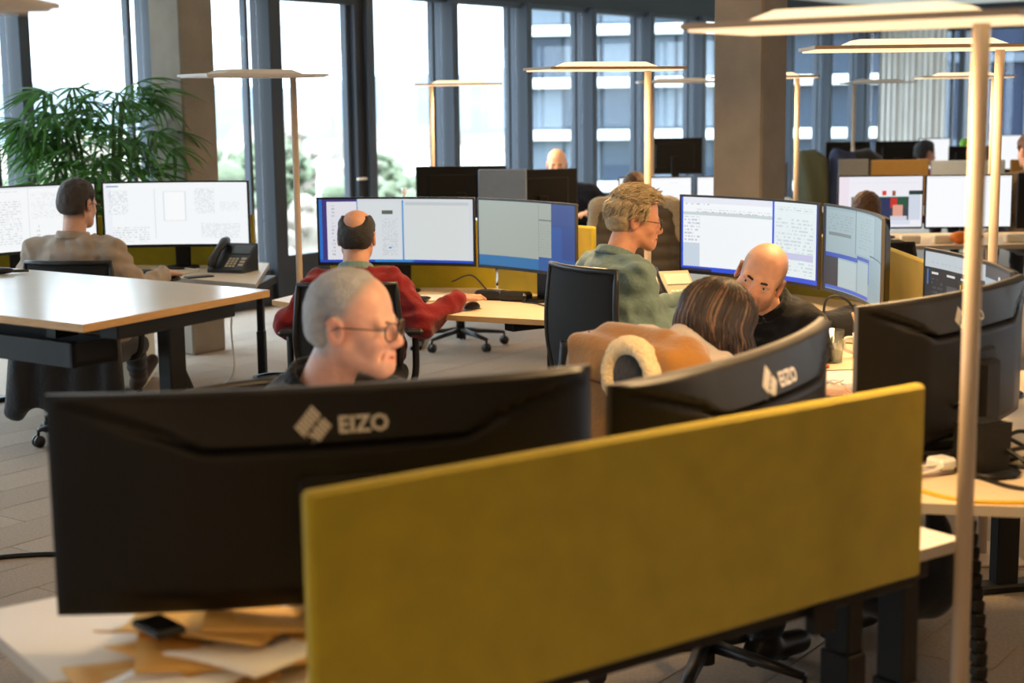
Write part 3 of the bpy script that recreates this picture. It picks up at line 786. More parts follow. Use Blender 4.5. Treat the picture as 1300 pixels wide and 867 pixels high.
def person(label, pelvis, C, face, body, skin, top, trousers, roll=0., sc=1., h=.006, nb=None, arms=None, hair=None, glasses=None,
           detail=True, knees=None, ankles=None, shoes='shoe_black', collar=None, sleeve=.018, sw=.175, stubble=0., brows=None, girth=1., legs=True, neck=.0, belly=0., fold=.004, hs=.010, jaw=1.):
    pelvis = np.array(pelvis, float); C = np.array(C, float); R = head_R(face, roll); body = nrm((body[0], body[1], 0)); side = np.cross(body, (0,0,1))
    r = thing('person', label, 'person', (pelvis[0],pelvis[1],0)); org = np.array((pelvis[0],pelvis[1],0))
    fz = R[:,1]; f2 = nrm((fz[0],fz[1],0))
    if nb is None: nb = C+np.array((0,0,-.165))-body*.045
    nb = np.array(nb, float); Z = np.array((0,0,1.))
    spine = nrm(nb-pelvis); chest = nb-spine*.20+body*.015
    sh = {s: nb+side*s*sw-Z*.055 for s in (-1,1)}
    if arms is None: arms = {}
    A = {}
    for s in (-1,1):
        if s in arms: A[s] = [np.array(q, float) for q in arms[s]]
        else: A[s] = [sh[s]+side*s*.04-Z*.27+body*.03, pelvis+body*.30+side*s*.13+Z*.12]
    kn = {s: (np.array(knees[s], float) if knees and s in knees else pelvis+body*.44+side*s*.12+np.array((0,0,.53-pelvis[2]))) for s in (-1,1)}
    an = {s: (np.array(ankles[s], float) if ankles and s in ankles else np.array((*(kn[s]+body*.04)[:2],.10))) for s in (-1,1)}
    allp = np.array([pelvis,C+Z*.17,C-Z*.05+f2*.16,C-f2*.14]+[sh[s]+side*s*.1 for s in (-1,1)]+[q for s in (-1,1) for q in A[s]]+[kn[s] for s in (-1,1)]+[an[s]-Z*.1+body*.22 for s in (-1,1)])
    lo = allp.min(0)-.16; hi = allp.max(0)+.14; lo[2] = max(lo[2], -.01)
    def torso(f, g, k=.04):
        for s in (-1,1):
            f.cone(nb+side*s*.065-spine*.085, chest+side*s*.085*girth, .075+g, .098*girth+g, k)
            f.cone(chest+side*s*.085*girth, pelvis+side*s*.085*girth+Z*.03, .098*girth+g, .118*girth+g, k)
            f.cone(nb+side*s*.035-Z*.03, sh[s], .048+g, .058+g, k)
        f.ell(nb-spine*.10-body*.02, np.array((.13,.085,.12))+g, np.stack([side,body,Z],1), k)
        if belly: f.ell(pelvis+Z*.16+body*.10, (.13,.11+belly,.12), np.stack([side,body,Z],1), k)
    def armf(f, s, g1, g2, end=1.):
        el, wr = A[s]; w2 = el+(wr-el)*end
        f.cone(sh[s], el, .050+g1, .040+g1, .025); f.cone(el, w2, .040+g1, .028+g2, .02)
    # body: one continuous surface, head to feet
    f = Field(lo, hi, h)
    head_solid(f, C, R, sc, detail, jaw)
    f.cone(C+R @ np.array((0,-.018,-.04))*sc, nb-spine*.02, .056*sc, .058*sc, .025)
    torso(f, -.004)
    for s in (-1,1):
        armf(f, s, -.003, 0.)
        el, wr = A[s]; hand_solid(f, wr, (wr-el)*np.array((1,1,.25)), Z, s)
        if legs:
            f.cone(pelvis+side*s*.09, kn[s], .082, .058, .03); f.cone(kn[s], an[s], .052, .036, .02); (f.cone(an[s]-Z*.045, an[s]-Z*.06+body*.14, .032, .026, .02) if an[s][2] <= .14 else None)
    sk = np.array(lin(skin))
    def cf(V):
        q = loc_of(V, C, R, sc); c = np.tile(sk, (len(V),1))
        if hair and hair.get('root') is not None:
            fr = hair.get('front', .05); rc_ = hair.get('recede', 0) or 0
            a = q[:,1]-(fr-.9*np.maximum(q[:,2]-.075,0)*rc_+hair.get('slope',.25)*(q[:,2]-.06)); low = np.where(q[:,1] > -.022, -.004, -.062); d = np.maximum(a, low-q[:,2])
            m = 1/(1+np.exp(np.clip(d/.007,-30,30)))*(q[:,2] > -.1)
            m = m*(np.abs(q[:,0]) < .0805)
            c = c*(1-m[:,None])+np.array(lin(hair['root']))*m[:,None]
        red = np.exp(-((q[:,1]-.115)/.018)**2-((q[:,2]+.032)/.022)**2-(q[:,0]/.02)**2)*.8
        for s in (-1,1): red += np.exp(-((q[:,0]-s*.08)/.014)**2-((q[:,1]+.008)/.03)**2-((q[:,2])/.04)**2)*.8+np.exp(-((q[:,0]-s*.045)/.02)**2-((q[:,1]-.075)/.03)**2-((q[:,2]+.03)/.02)**2)*.4
        lip = np.exp(-((q[:,2]+.066)/.0085)**2-(q[:,0]/.024)**2)*(q[:,1] > .075)
        c = c*(1-np.clip(red,0,1)[:,None]*np.array((.04,.20,.22))); c = c*(1-lip[:,None]*np.array((.15,.42,.38)))
        if stubble:
            b = 1/(1+np.exp((q[:,2]+.040)/.006))*(q[:,2] > -.13)*(q[:,1] > -.02)*(1-lip)
            c = c*(1-stubble*b[:,None]*np.array((1,.9,.8)))
        if hair and hair.get('stub'):
            b = 1/(1+np.exp((q[:,1]-.045-.15*(.05-q[:,2]))/.006))*1/(1+np.exp(-(q[:,2]-.0)/.006))*1/(1+np.exp((q[:,2]-.105)/.010)); b = b+(q[:,1] < -.05)*(q[:,2] > -.05)*(q[:,2] < .0)
            c = c*(1-hair['stub']*np.clip(b,0,1)[:,None])
        return c
    bo_ = f.build('body', 'skin', r, org, cf)
    if detail:
        for s in (-1,1):
            ey = MB().sphere((0,0,0), .0118*sc, 14, 10).build('eye', 'eye_white', bo_); ey.location = C+R @ np.array((s*.033,.0818,-.001))*sc-org
            g_ = R @ nrm((hair or {}).get('gaze', (0,1,0)))
            ir = MB().sphere((0,0,0), .0060*sc, 10, 8).build('iris', 'eye_iris', bo_); ir.location = C+R @ np.array((s*.033,.0818,-.001))*sc+g_*.0066*sc-org
    # clothing
    torso_c = Field(lo, hi, hs)
    torso(torso_c, .014)
    for s in (-1,1): armf(torso_c, s, sleeve, sleeve*.6, .97)
    torso_c.cone(nb-spine*.01+Z*(.015+neck), nb-spine*.06, .068, .08, .02)
    if fold: torso_c.disp(lambda x,y,z: wob((x,y,z), 46, fold)+wob((y,z,x), 19, fold))
    torso_c.cut(lambda x,y,z: (pelvis[2]-.05)-z+0*x+0*y)
    ctop = C+R @ np.array((0,-.02,-.06))*sc; nd = nrm(ctop-nb); nt_ = nb+Z*.012-spine*.0
    torso_c.cut(lambda x,y,z: np.where((x-nb[0])**2+(y-nb[1])**2+(z-nb[2])**2 < .12**2, (x-nt_[0])*nd[0]+(y-nt_[1])*nd[1]+(z-nt_[2])*nd[2]-.02-neck, -1.))
    tp = torso_c.build('top', top, r, org)
    if collar:
        cfld = Field(nb-.16, nb+.17, .006)
        ax = nrm(nd*.8+Z*.4); u = nrm(np.cross(ax, side)); v = np.cross(ax, u)
        ring = lambda t, rad, z: nt_+ax*z+(u*math.cos(t)*1.05+v*math.sin(t))*rad*(1+.0*t)
        for i in range(24):
            t0, t1 = 2*math.pi*i/24, 2*math.pi*(i+1)/24
            front = abs(math.atan2(np.dot(ring(t0,1,0)-nt_, np.cross(body,Z)), np.dot(ring(t0,1,0)-nt_, body)))
            if front < .25: continue
            for zz, rd in ((.002,.078),(.014,.074),(.026,.071)): cfld.cone(ring(t0,rd,zz), ring(t1,rd,zz), .0075, .0075, .008)
        cfld.build('collar', collar, tp, org)
    if legs:
        t = Field(lo, hi, .012)
        for s in (-1,1): t.cone(pelvis+side*s*.09, kn[s], .100, .074, .03); t.cone(kn[s], an[s]+Z*.02, .070, .052, .02)
        t.ell(pelvis+Z*.02, (.19*girth,.14*girth,.12), np.stack([side,body,Z],1), .03)
        t.disp(lambda x,y,z: wob((x,y,z), 40, .004)); t.cut(lambda x,y,z: z-(pelvis[2]+.09)+0*x+0*y); t.build('trousers', trousers, r, org)
        for s in (-1,1):
            d = nrm(an[s]-kn[s]); tdir = nrm(body-d*np.dot(body,d)) if abs(np.dot(body,d)) < .9 else body
            tdir = tdir if an[s][2] > .14 else body
            g = Field(an[s]-.26, an[s]+.26, .009); dn = d if an[s][2] > .14 else -Z
            g.cone(an[s]+dn*.05-tdir*.03, an[s]+dn*.055+tdir*.15, .040, .036, .02); g.cone(an[s]+dn*.03, an[s]-dn*.04, .046, .05, .02); g.cone(an[s]+dn*.07-tdir*.05, an[s]+dn*.072+tdir*.17, .020, .018, .01)
            if an[s][2] <= .14: g.cut(lambda x,y,z: .002-z+0*x+0*y)
            g.build('shoe', shoes, r, org)
    if hair and hair['kind'] != 'none':
        HC = C
        L = lambda x,y,z: tuple(((x-HC[0])*R[0,i]+(y-HC[1])*R[1,i]+(z-HC[2])*R[2,i])/sc for i in range(3))
        kind = hair['kind']; tk = hair.get('t', .010)
        hf = Field(C-.19*sc, C+.19*sc, hair.get('h', .006))
        hf.ell(C+R @ np.array((0,-.006,.045))*sc, np.array((.074+tk,.097+tk,.080+tk*hair.get('top',1.)))*sc, R, .01)
        hf.ell(C+R @ np.array((0,-.05,-.005))*sc, np.array((.066+tk,.050+tk,.062))*sc, R, .03)
        def hc(x,y,z):
            X,Y,Zl = L(x,y,z); fr = hair.get('front', .05)
            a = Y-(fr+(.0 if not hair.get('recede') else -.9*np.maximum(Zl-.075,0)*hair['recede'])+hair.get('slope',.25)*(Zl-.06))   # hairline
            b = (-.005-Zl)+np.where(Y < -.03, -1, 0)*.0
            low = np.where(Y > -.022, -.004+.6*np.maximum(0,.02-Y)*0, -.062+0*Y); b = low-Zl
            d = np.maximum(a, b)
            if hair.get('tonsure'):
                for (ty,tz,trad) in hair['tonsure']: d = np.maximum(d, trad-np.sqrt((X*1.15)**2+(Y-ty)**2+(Zl-tz)**2))
            for s_ in (-1,1): d = np.maximum(d, .030-np.sqrt((X-s_*.082)**2+((Y-.002)*1.1)**2+((Zl+.002)*.85)**2))
            return d*sc
        tap = hair.get('taper', .022)
        def hd(x,y,z):
            d = hc(x,y,z); return np.clip((d+tap)/tap, 0, 1.2)**1.5*(tk+.006)*sc
        hf.disp(hd); hf.cut(lambda x,y,z: hc(x,y,z)-.004)
        amp = hair.get('amp', .003)
        hf.disp(lambda x,y,z: amp*np.sin(150*L(x,y,z)[0]+2*np.sin(40*L(x,y,z)[1]))*np.sin(60*L(x,y,z)[1]+3*np.sin(60*L(x,y,z)[2])))
        hr = hf.build('hair', hair['m'], r, org)
        if hair.get('clumps'):
            rr = random.Random(5); mb = MB()
            for i in range(hair['clumps']):
                th = rr.uniform(0, 2*math.pi); ph = rr.uniform(.15,1.75); y0 = -.006
                dl = np.array((math.sin(th)*math.sin(ph), math.cos(th)*math.sin(ph), math.cos(ph)))
                p = np.array((0,y0,.045))+dl*np.array((.076+tk*.7,.098+tk*.7,.082+tk*.7))
                if p[1] > hair.get('front',.05)+.25*(p[2]-.06) or p[2] < -.035 or (p[1] > -.03 and p[2] < .025): continue
                flow = nrm(np.array((.3*dl[0]+rr.uniform(-.3,.3), .6+rr.uniform(-.2,.3), .15+rr.uniform(-.1,.4))) if p[2] > .075 else np.array((rr.uniform(-.1,.1), -.5+rr.uniform(-.3,.3), -.7)))
                flow = nrm(flow-dl*np.dot(flow,dl)*.85); Ln = rr.uniform(.025,.05)
                P_ = [p-dl*.004, p+flow*Ln*.5+dl*.008, p+flow*Ln+dl*rr.uniform(.0,.010)]
                mb.tube([Vector(C+R @ q*sc-org) for q in P_], [.0055,.0048,.0008], 5)
            mb.build('hair_tufts', hair.get('m2', hair['m']), hr)
    if brows:
        mb = MB()
        for s in (-1,1): mb.tube([Vector(C+R @ np.array(q)*sc-org) for q in ((s*.013,.0965,.0125),(s*.030,.0945,.0165),(s*.050,.079,.0125))], [.0046,.0054,.0020], 6, flat=.9)
        mb.build('eyebrows', brows, r)
    if glasses:
        g = MB(); ln = MB(); T = lambda p: Vector(C+R @ np.array(p)*sc-org)
        for s in (-1,1):
            rimv = [(s*.034+.0262*math.copysign(abs(math.cos(t))**.7, math.cos(t)), .112-.010*abs(math.cos(t)*.5+s*.5)**1, -.004+.0195*math.copysign(abs(math.sin(t))**.7, math.sin(t))) for t in [2*math.pi*i/20 for i in range(21)]]
            g.tube([T(p) for p in rimv], .0021, 6, caps=False)
            ln.add([T(p) for p in rimv[:-1]], [tuple(range(20))])
            g.tube([T(p) for p in ((s*.060,.100,.004),(s*.072,.085,.005),(s*.082,.0,.007),(s*.083,-.02,-.004))], .0019, 6)
        g.tube([T(p) for p in ((-.011,.113,.002),(0,.117,.004),(.011,.113,.002))], .0017, 6)
        go = g.build('glasses', glasses, r); ln.build('lens', 'lens', go)
    return r
for nm, c, kw in (('shirt_beige',(168,153,138),dict(noise=.06,nscale=14,bump=.5,bscale=26)), ('sweater_red',(118,22,26),dict(noise=.08,nscale=20,bump=.5,bscale=30)), ('shirt_green',(112,132,128),dict(noise=.10,nscale=18,bump=.6,bscale=34)),
                  ('sweater_black',(14,13,14),dict(bump=.4,bscale=30)), ('hoodie_beige',(198,184,172),dict(noise=.05,nscale=30,bump=.5,bscale=40)), ('sweater_navy',(26,27,40),dict(bump=.4,bscale=30)),
                  ('trousers_dark',(34,36,42),dict(bump=.4,bscale=30)), ('jeans_blue',(44,54,78),dict(bump=.4,bscale=40)), ('top_brown',(92,76,60),dict(bump=.4,bscale=30)), ('top_red',(120,24,44),dict(bump=.4,bscale=30))):
    mat(nm, c, .9, sheen=.2, spec=.2, **kw)
mat('shoe_black', (18,17,17), .35); mat('shoe_brown', (62,46,38), .4)
mat('hair_grey', (166,166,168), .7, noise=.4, nscale=16, stretch=(1,1,1), bump=.7, bscale=220); mat('hair_darkbrown', (58,46,38), .55, noise=.3, nscale=50, bump=.8, bscale=260); mat('hair_black', (34,28,24), .55, noise=.3, nscale=50, bump=.8, bscale=260)
mat('hair_ash', (176,154,118), .6, noise=.35, nscale=40, bump=.6, bscale=260); mat('hair_ash_dark', (138,116,84), .6, noise=.3, nscale=60); mat('hair_brunette', (46,33,26), .5, noise=.3, nscale=60); mat('hair_highlight', (112,84,62), .4, noise=.3, nscale=60); mat('hair_brown', (92,64,42), .6, noise=.3, nscale=60); mat('brow_grey', (120,104,92), .8); mat('brow_dark', (50,38,30), .8)
# ================================================================== THE PLACE
WHITE = (243,246,248); PAGE = (232,238,242)
screen('screen_office', WHITE, [(0,0,.05,1,(236,240,246)),(.02,.04,.10,.06,(120,150,190)),(.03,.12,.16,.5,(150,160,170),40,90),(.34,.10,.345,.9,(214,220,226)),(.05,.7,.3,.95,(170,176,182),26,80),(.40,.14,.56,.62,(222,228,232)),(.41,.15,.55,.61,(247,249,250)),(.62,.1,.76,.5,(160,168,176),44,110),(.80,.3,.94,.46,(196,202,208),30,120),(.66,.66,.94,.9,(170,178,184),40,100)], 1.0)
screen('screen_table', WHITE, [(.0,0,1,.03,(226,232,238)),(.22,.05,.48,.07,(90,110,150),40,200),(.18,.10,.24,.14,(150,220,150)),(.02,.1,.16,.9,(176,184,190),34,80),(.30,.03,.302,1,(210,216,222)),(.55,.03,.553,1,(206,212,218)),(.34,.2,.5,.9,(186,192,198),26,60),(.57,.10,.9,.5,(206,212,218),36,60),(.60,.6,.62,.9,(110,116,120),14,200)], 1.0)
screen('screen_mail', (214,220,226), [(0,0,.02,1,(30,110,200)),(.02,0,.05,1,(60,50,120)),(.05,0,.24,.04,(60,52,120)),(.05,.04,.24,.96,(228,228,236)),(.08,.1,.10,.9,(120,122,140),18,60),(.24,0,.245,.96,(70,130,200)),(.25,.04,.52,.96,(218,224,228)),(.40,.18,.47,.24,(90,100,90)),(.40,.3,.5,.9,(170,176,184),34,90),(.44,.76,.46,.78,(60,130,220)),(.53,.02,.54,.96,(80,150,210)),(.55,.05,.97,.96,(216,222,222)),(.55,.05,.97,.10,(196,202,204)),(.0,.96,1,1,(14,70,190)),(.35,.96,.6,1,(40,130,210))], .92)
screen('screen_desktop', (26,66,140), [(0,0,.58,.96,(168,176,166)),(0,.0,.72,.80,(168,176,166)),(0,.84,.58,1,(20,110,170)),(.58,.02,.585,.8,(140,148,142)),(.585,.24,.72,.26,(110,118,116)),(.59,.3,.7,.78,(148,156,150),24,80),(.58,.80,1,1,(16,84,158)),(.72,.34,.84,.82,(26,80,160)),(.72,0,1,.3,(38,70,140))], .85)
screen('screen_docs', (238,243,246), [(0,0,.012,1,(24,80,220)),(.012,.0,.63,.08,(226,228,238)),(.02,.08,.2,.11,(120,60,110),30,70),(.1,.16,.62,.2,(120,90,96),24,60),(.012,.2,.63,.24,(196,208,210)),(.02,.26,.12,.6,(110,130,170),22,70),(.012,.62,.12,.94,(196,210,224)),(.63,0,.645,.94,(28,80,220)),(.645,.0,.985,.94,(226,236,238)),(.67,.06,.95,.12,(150,160,170),30,90),(.66,.2,.96,.9,(168,184,200),22,40),(.66,.64,.96,.72,(196,196,226)),(.985,0,1,1,(30,50,150)),(0,.94,1,1,(20,74,214)),(.0,.965,.2,1,(30,34,60))], 1.0)
screen('screen_tiles', (150,176,184), [(0,0,.02,1,(20,30,70)),(.02,.03,.38,.98,(164,186,192)),(.38,0,.39,.5,(90,120,140)),(.39,.02,.72,.5,(168,192,198)),(.05,.3,.32,.34,(120,136,140)),(.04,.08,.34,.28,(130,150,156),30,60),(.02,.55,.42,.60,(26,70,190)),(.02,.6,.16,.95,(30,26,44)),(.16,.62,.4,.94,(188,206,208)),(.41,.52,.62,.56,(26,70,190)),(.42,.58,.60,.95,(178,198,202)),(.60,.52,.615,.8,(40,90,190)),(.63,.46,1,.48,(80,110,126)),(.64,.5,.98,.95,(140,166,172),26,50),(.43,.06,.7,.44,(140,164,170),26,50),(.75,.06,.98,.42,(140,164,170),22,50),(.73,.0,.735,.46,(90,120,140)),(.02,.95,.6,.99,(30,90,210))], .8)
screen('screen_dark', (30,32,36), [(0,0,.62,.14,(196,206,212)),(.03,.08,.5,.10,(160,170,180),40,60),(.62,0,1,.1,(60,66,74)),(.62,.1,1,1,(172,190,200)),(.80,.06,.83,1,(220,226,230)),(.06,.18,.12,.2,(230,230,230)),(.2,.18,.28,.2,(230,230,230)),(.34,.18,.42,.2,(230,230,230)),(.5,.2,.55,.22,(230,230,230)),(.06,.24,.16,.46,(110,116,124),24,60),(.2,.28,.30,.48,(78,82,88)),(.36,.3,.46,.5,(80,84,90)),(.335,.24,.345,.28,(240,200,40)),(.36,.46,.415,.60,(240,200,40)),(.36,.60,.415,.74,(70,120,180)),(.23,.5,.26,.66,(70,70,74)),(.05,.66,.09,.80,(180,186,190)),(.18,.74,.32,.78,(170,172,176),30,60),(.5,.4,.6,.6,(70,72,78)),(.02,.16,.03,.3,(70,120,200))], .9)
screen('screen_call', (238,236,244), [(0,0,.12,1,(236,226,236)),(.14,.1,.96,.14,(210,206,214),60,80),(.15,.40,.86,.86,(60,66,78)),(.15,.395,.86,.41,(60,150,110)),(.5,.42,.62,.84,(40,50,90)),(.62,.42,.70,.62,(200,50,40)),(.70,.42,.82,.62,(40,84,66)),(.65,.56,.77,.80,(220,160,140)),(.62,.78,.82,.86,(210,206,216)),(.84,.34,.98,.86,(206,214,228)),(.84,.28,1,.36,(40,60,60)),(.52,.28,.57,.37,(214,60,50)),(.64,.28,.68,.38,(150,90,60)),(.15,.86,.86,.95,(214,220,236))], 1.0)
screen('screen_blank', (243,245,248), [(.0,.0,1,.04,(232,236,240)),(.7,.1,.82,.13,(170,176,184),40,90)], 1.05)
screen('screen_soft', (236,240,246), [(.1,.2,.9,.8,(224,228,234),20,30)], 1.0)

# ---- foreground desk
U = Vector((.81,.585,0)).normalized(); Vn = Vector((-U.y,U.x,0)); A_o = Vector((.936,3.10,0))
def da(s, t): p = A_o-U*(1.8-s)+Vn*t; return (p.x,p.y)
desk([da(0,0),da(1.8,0),da(1.8,.8),da(0,.8)], .74, 'white foreground desk carrying the olive screen and two black monitors', [(.80,3.085,math.atan2(Vn.y,Vn.x)),(.725,3.255,math.atan2(Vn.y,Vn.x)),(*da(.14,.4),math.atan2(Vn.y,Vn.x))], colw=.085, feet=False, bar=.05)
panel(da(.255,-.017), da(1.63,-.017), .70, 1.092, 'large olive felt desk screen filling the foreground')
rail = MB().box((.2,-.01,.672),(1.64,.03,.698), bev=.004).build('cable_rail', 'black_metal'); rail.location = (*da(0,.0),0); rail.rotation_euler = (0,0,math.atan2(U.y,U.x)); tag(rail, 'black steel rail under the olive foreground screen', 'rail')
curved_monitor((.135,2.744), (-.775,2.514), .80, .74, .38, 'large black curved monitor seen from behind, nearest to the camera', 'screen_soft', logo=True)
curved_monitor((.714,3.53), (.167,2.70), .77, .74, .38, 'black curved monitor seen from behind in front of the woman', 'screen_soft', logo=True)
# ---- right-hand desk of the woman
desk([(.76,3.42),(2.0,3.17),(2.1,4.4),(1.80,5.08),(.98,5.06),(.86,4.2),(.60,3.80)], .74, 'beige desk with docks and tangled cables on the right', [(1.65,5.0,.2),(1.72,3.6,1.2)], 'desk_beige', 'edge_grey')
curved_monitor((1.405,4.23), (.81,3.60), .784, .74, .38, 'black curved monitor seen from behind, right beside the lamp pole', 'screen_soft', logo=True, lx=-.085)
curved_monitor((1.354,5.02), (1.395,4.27), .784, .74, .38, 'curved monitor with dark tiled page half hidden behind a black one', 'screen_dark', standoff=.0)
curved_monitor((2.05,4.6), (1.52,4.02), .784, .74, .38, 'black curved monitor cut off by the right picture edge', 'screen_soft')
# ---- desk of the bald man
desk([(.62,6.95),(1.02,7.72),(1.66,6.92),(1.655,5.20),(.99,5.12),(.98,6.2)], .74, 'beige corner desk with desk phone and two bright curved monitors', [(1.35,5.35,1.5),(.85,7.0,.9)], 'desk_beige', 'edge_grey')
curved_monitor((.82,7.45), (1.347,6.70), .82, .74, .38, 'bright curved monitor showing documents behind the bald man', 'screen_docs')
curved_monitor((1.36,6.68), (1.40,5.79), .82, .74, .38, 'curved monitor showing tiled windows, turned away to the right', 'screen_tiles')
panel((1.00,7.66), (1.60,6.86), .72, 1.02, 'olive desk screen under the document monitor')
panel((1.61,6.80), (1.625,5.25), .72, 1.02, 'olive desk screen right of the tiled monitor')
# ---- desk of the man in red
desk([(-1.183,7.525),(-1.027,7.346),(-.60,7.12),(-.252,6.886),(.154,6.70),(.42,6.60),(.50,6.95),(.05,8.0),(-.95,8.12)], .70, 'beige desk with wooden edge in front of the man in red', [(-1.0,7.62,1.9),(.2,7.0,.6)], 'desk_beige', 'oak_edge')
curved_monitor((-.98,7.78), (-.178,7.62), .842, .70, .345, 'curved monitor with mail window behind the head of the man in red', 'screen_mail')
curved_monitor((-.165,7.60), (.298,7.02), .842, .70, .345, 'curved monitor with blue desktop right of the man in red', 'screen_desktop')
panel((-.95,8.06), (-.08,7.92), .69, 1.05, 'olive desk screen behind the mail monitor')
panel((-.06,7.90), (.40,7.30), .69, 1.06, 'olive desk screen behind the blue desktop monitor')
# ---- desk of the man at the left
desk([(-1.315,7.864),(-1.411,8.935),(-2.1,9.35),(-3.2,9.2),(-3.6,8.3),(-3.0,7.9),(-2.4,8.35),(-1.844,8.246)], .74, 'beige desk with phone and two white screens by the plant', [(-1.36,8.25,1.5),(-3.1,8.5,.5)], 'desk_beige', 'edge_grey', colw=.06)
curved_monitor((-2.285,8.62), (-1.46,8.60), .866, .74, .372, 'bright curved monitor right of the head of the man at the left', 'screen_office')
curved_monitor((-2.93,8.02), (-2.31,8.60), .866, .74, .372, 'bright curved monitor at the left picture edge', 'screen_table')
panel((-2.35,8.95), (-1.48,8.86), .72, 1.03, 'olive desk screen under the right one of the left white monitors')
panel((-3.15,8.3), (-2.38,8.95), .72, 1.03, 'olive desk screen at the left picture edge')
# ---- standing table
E0 = Vector((-1.141,4.046,0)); Ex = Vector((-.81,.585,0)).normalized(); Ey = Vector((.47,.883,0))*.82
def te(a, b): p = E0+Ex*a+Ey*b; return (p.x,p.y)
desk([te(0,0),te(1.8,0),te(1.8,1),te(0,1)], 1.08, 'tall white standing table with oak edge in the left foreground', [(*te(.06,.5),math.atan2(Ey.y,Ey.x)),(*te(1.6,.5),math.atan2(Ey.y,Ey.x))], 'desk_white', 'oak_edge', th=.022, cat='table', name='standing_table', colw=.085)
tr = MB().box((.18,.10,.93),(1.5,.26,.945)).box((.18,.10,.945),(1.5,.115,1.0)).box((.18,.245,.945),(1.5,.26,1.0)).box((.18,.1,.93),(.19,.26,1.0)).box((.3,.14,1.0),(.34,.22,1.058)).box((1.3,.14,1.0),(1.34,.22,1.058)).build('cable_tray', 'black_metal')
tr.location = (E0.x,E0.y,0); tr.rotation_euler = (0,0,math.atan2(Ex.y,Ex.x)); tr.scale = (1,-1,1); tag(tr, 'black cable tray hanging under the standing table', 'cable tray')
# ---- background desks
def bgdesk(x0, y0, x1, y1, label, ang=0., z=.74):
    return desk([(x0,y0),(x1,y0),(x1,y1),(x0,y1)], z, label, [(x0+.15,(y0+y1)/2,1.57),(x1-.15,(y0+y1)/2,1.57)], 'desk_beige', 'edge_grey')
bgdesk(-1.3,11.3,.2,12.1, 'far desk near the windows with a bottle on it')
bgdesk(-.75,10.0,1.0,11.4-.1, 'desk behind the monitors of the man in red') if False else bgdesk(-.8,10.15,.62,10.95, 'desk behind the monitors of the man in red')
flat_monitor((-.33,10.42), math.pi, .88, .74, .61, .35, 'black monitor back in front of the bright windows')
panel((-.21,10.2), (.11,10.18), .74, 1.215, 'light grey desk screen beside a black monitor back', 'grey_felt')
flat_monitor((.20,10.7), math.pi+.45, .83, .74, .58, .36, 'dark monitor back in front of the far bald man')
bgdesk(.66,10.85,2.05,11.6, 'desk with two small white screens left of the warm column')
flat_monitor((1.04,11.05), 0, .775, .74, .53, .335, 'small white screen left of the warm column', 'screen_blank')
flat_monitor((1.60,11.05), 0, .775, .74, .53, .335, 'small white screen mostly hidden by the warm column', 'screen_blank')
bgdesk(.9,13.6,2.6,14.4, 'far desk with a raised black monitor by the window')
flat_monitor((1.49,14.0), math.pi, .99, .74, .50, .325, 'raised black monitor back left of the warm column')
bgdesk(1.9,9.5,4.0,10.4, 'desk below the video call screens on the right')
flat_monitor((2.42,10.06), 0.0, .80, .74, .56, .35, 'monitor showing a video call with a face in a window', 'screen_call')
flat_monitor((2.985,10.02), -.04, .80, .74, .56, .35, 'white monitor right of the video call', 'screen_blank')
flat_monitor((3.58,9.95), .0, .80, .74, .60, .36, 'dark monitor next to the white monitor at the right edge')
bgdesk(2.6,12.3,5.2,13.1, 'long far desk behind grey and brown screens')
panel((2.62,12.32), (2.86,12.32), .80, 1.17, 'slate desk screen left of the brown one', 'slate_felt')
panel((2.88,12.32), (3.34,12.32), .80, 1.16, 'brown desk screen above the video call monitor', 'brown_felt')
panel((3.36,12.32), (3.95,12.32), .80, 1.15, 'grey desk screen above the white monitor', 'grey_felt')
panel((4.0,12.34), (4.6,12.34), .80, 1.15, 'dark brown desk screen at the right picture edge', 'brown_felt')
panel((1.85,13.62), (2.45,13.62), .80, 1.10, 'slate desk screen behind the lit lamp by the column', 'slate_felt')
bgdesk(3.2,15.7,6.0,16.5, 'farthest desk row below the pale curtain')
flat_monitor((3.47,15.9), math.pi, .88, .74, .46, .33, 'far black monitor back behind the coats')
flat_monitor((3.98,15.9), math.pi, .88, .74, .46, .33, 'far dark monitor back left of the person with dark hair')
flat_monitor((4.42,16.1), 0.1, .90, .74, .34, .33, 'far white screen behind the person with dark hair', 'screen_blank')
flat_monitor((4.72,15.9), math.pi, .82, .74, .42, .33, 'far low dark monitor back by the green object')
flat_monitor((5.15,15.9), 0, .90, .74, .34, .36, 'far white screen right of the lamp poles', 'screen_blank')
gp = thing('potted_plant', 'small bright green plant on the farthest desk row', 'plant', (4.85,16.3,.74))
MB().lathe([(0,0),(.05,0),(.07,.13),(.06,.13),(0,.12)], 16).build('pot', 'pot', gp)
MB().sphere((0,0,.33), (.10,.09,.14)).sphere((.06,.02,.42), (.06,.06,.07)).sphere((-.05,0,.42), (.06,.05,.06)).tube([(0,0,.1),(0,0,.3)], .012).build('foliage', mat('bright_green',(150,215,80),.7), gp)
def ang_of(d): return math.atan2(d[1], d[0])-math.pi/2
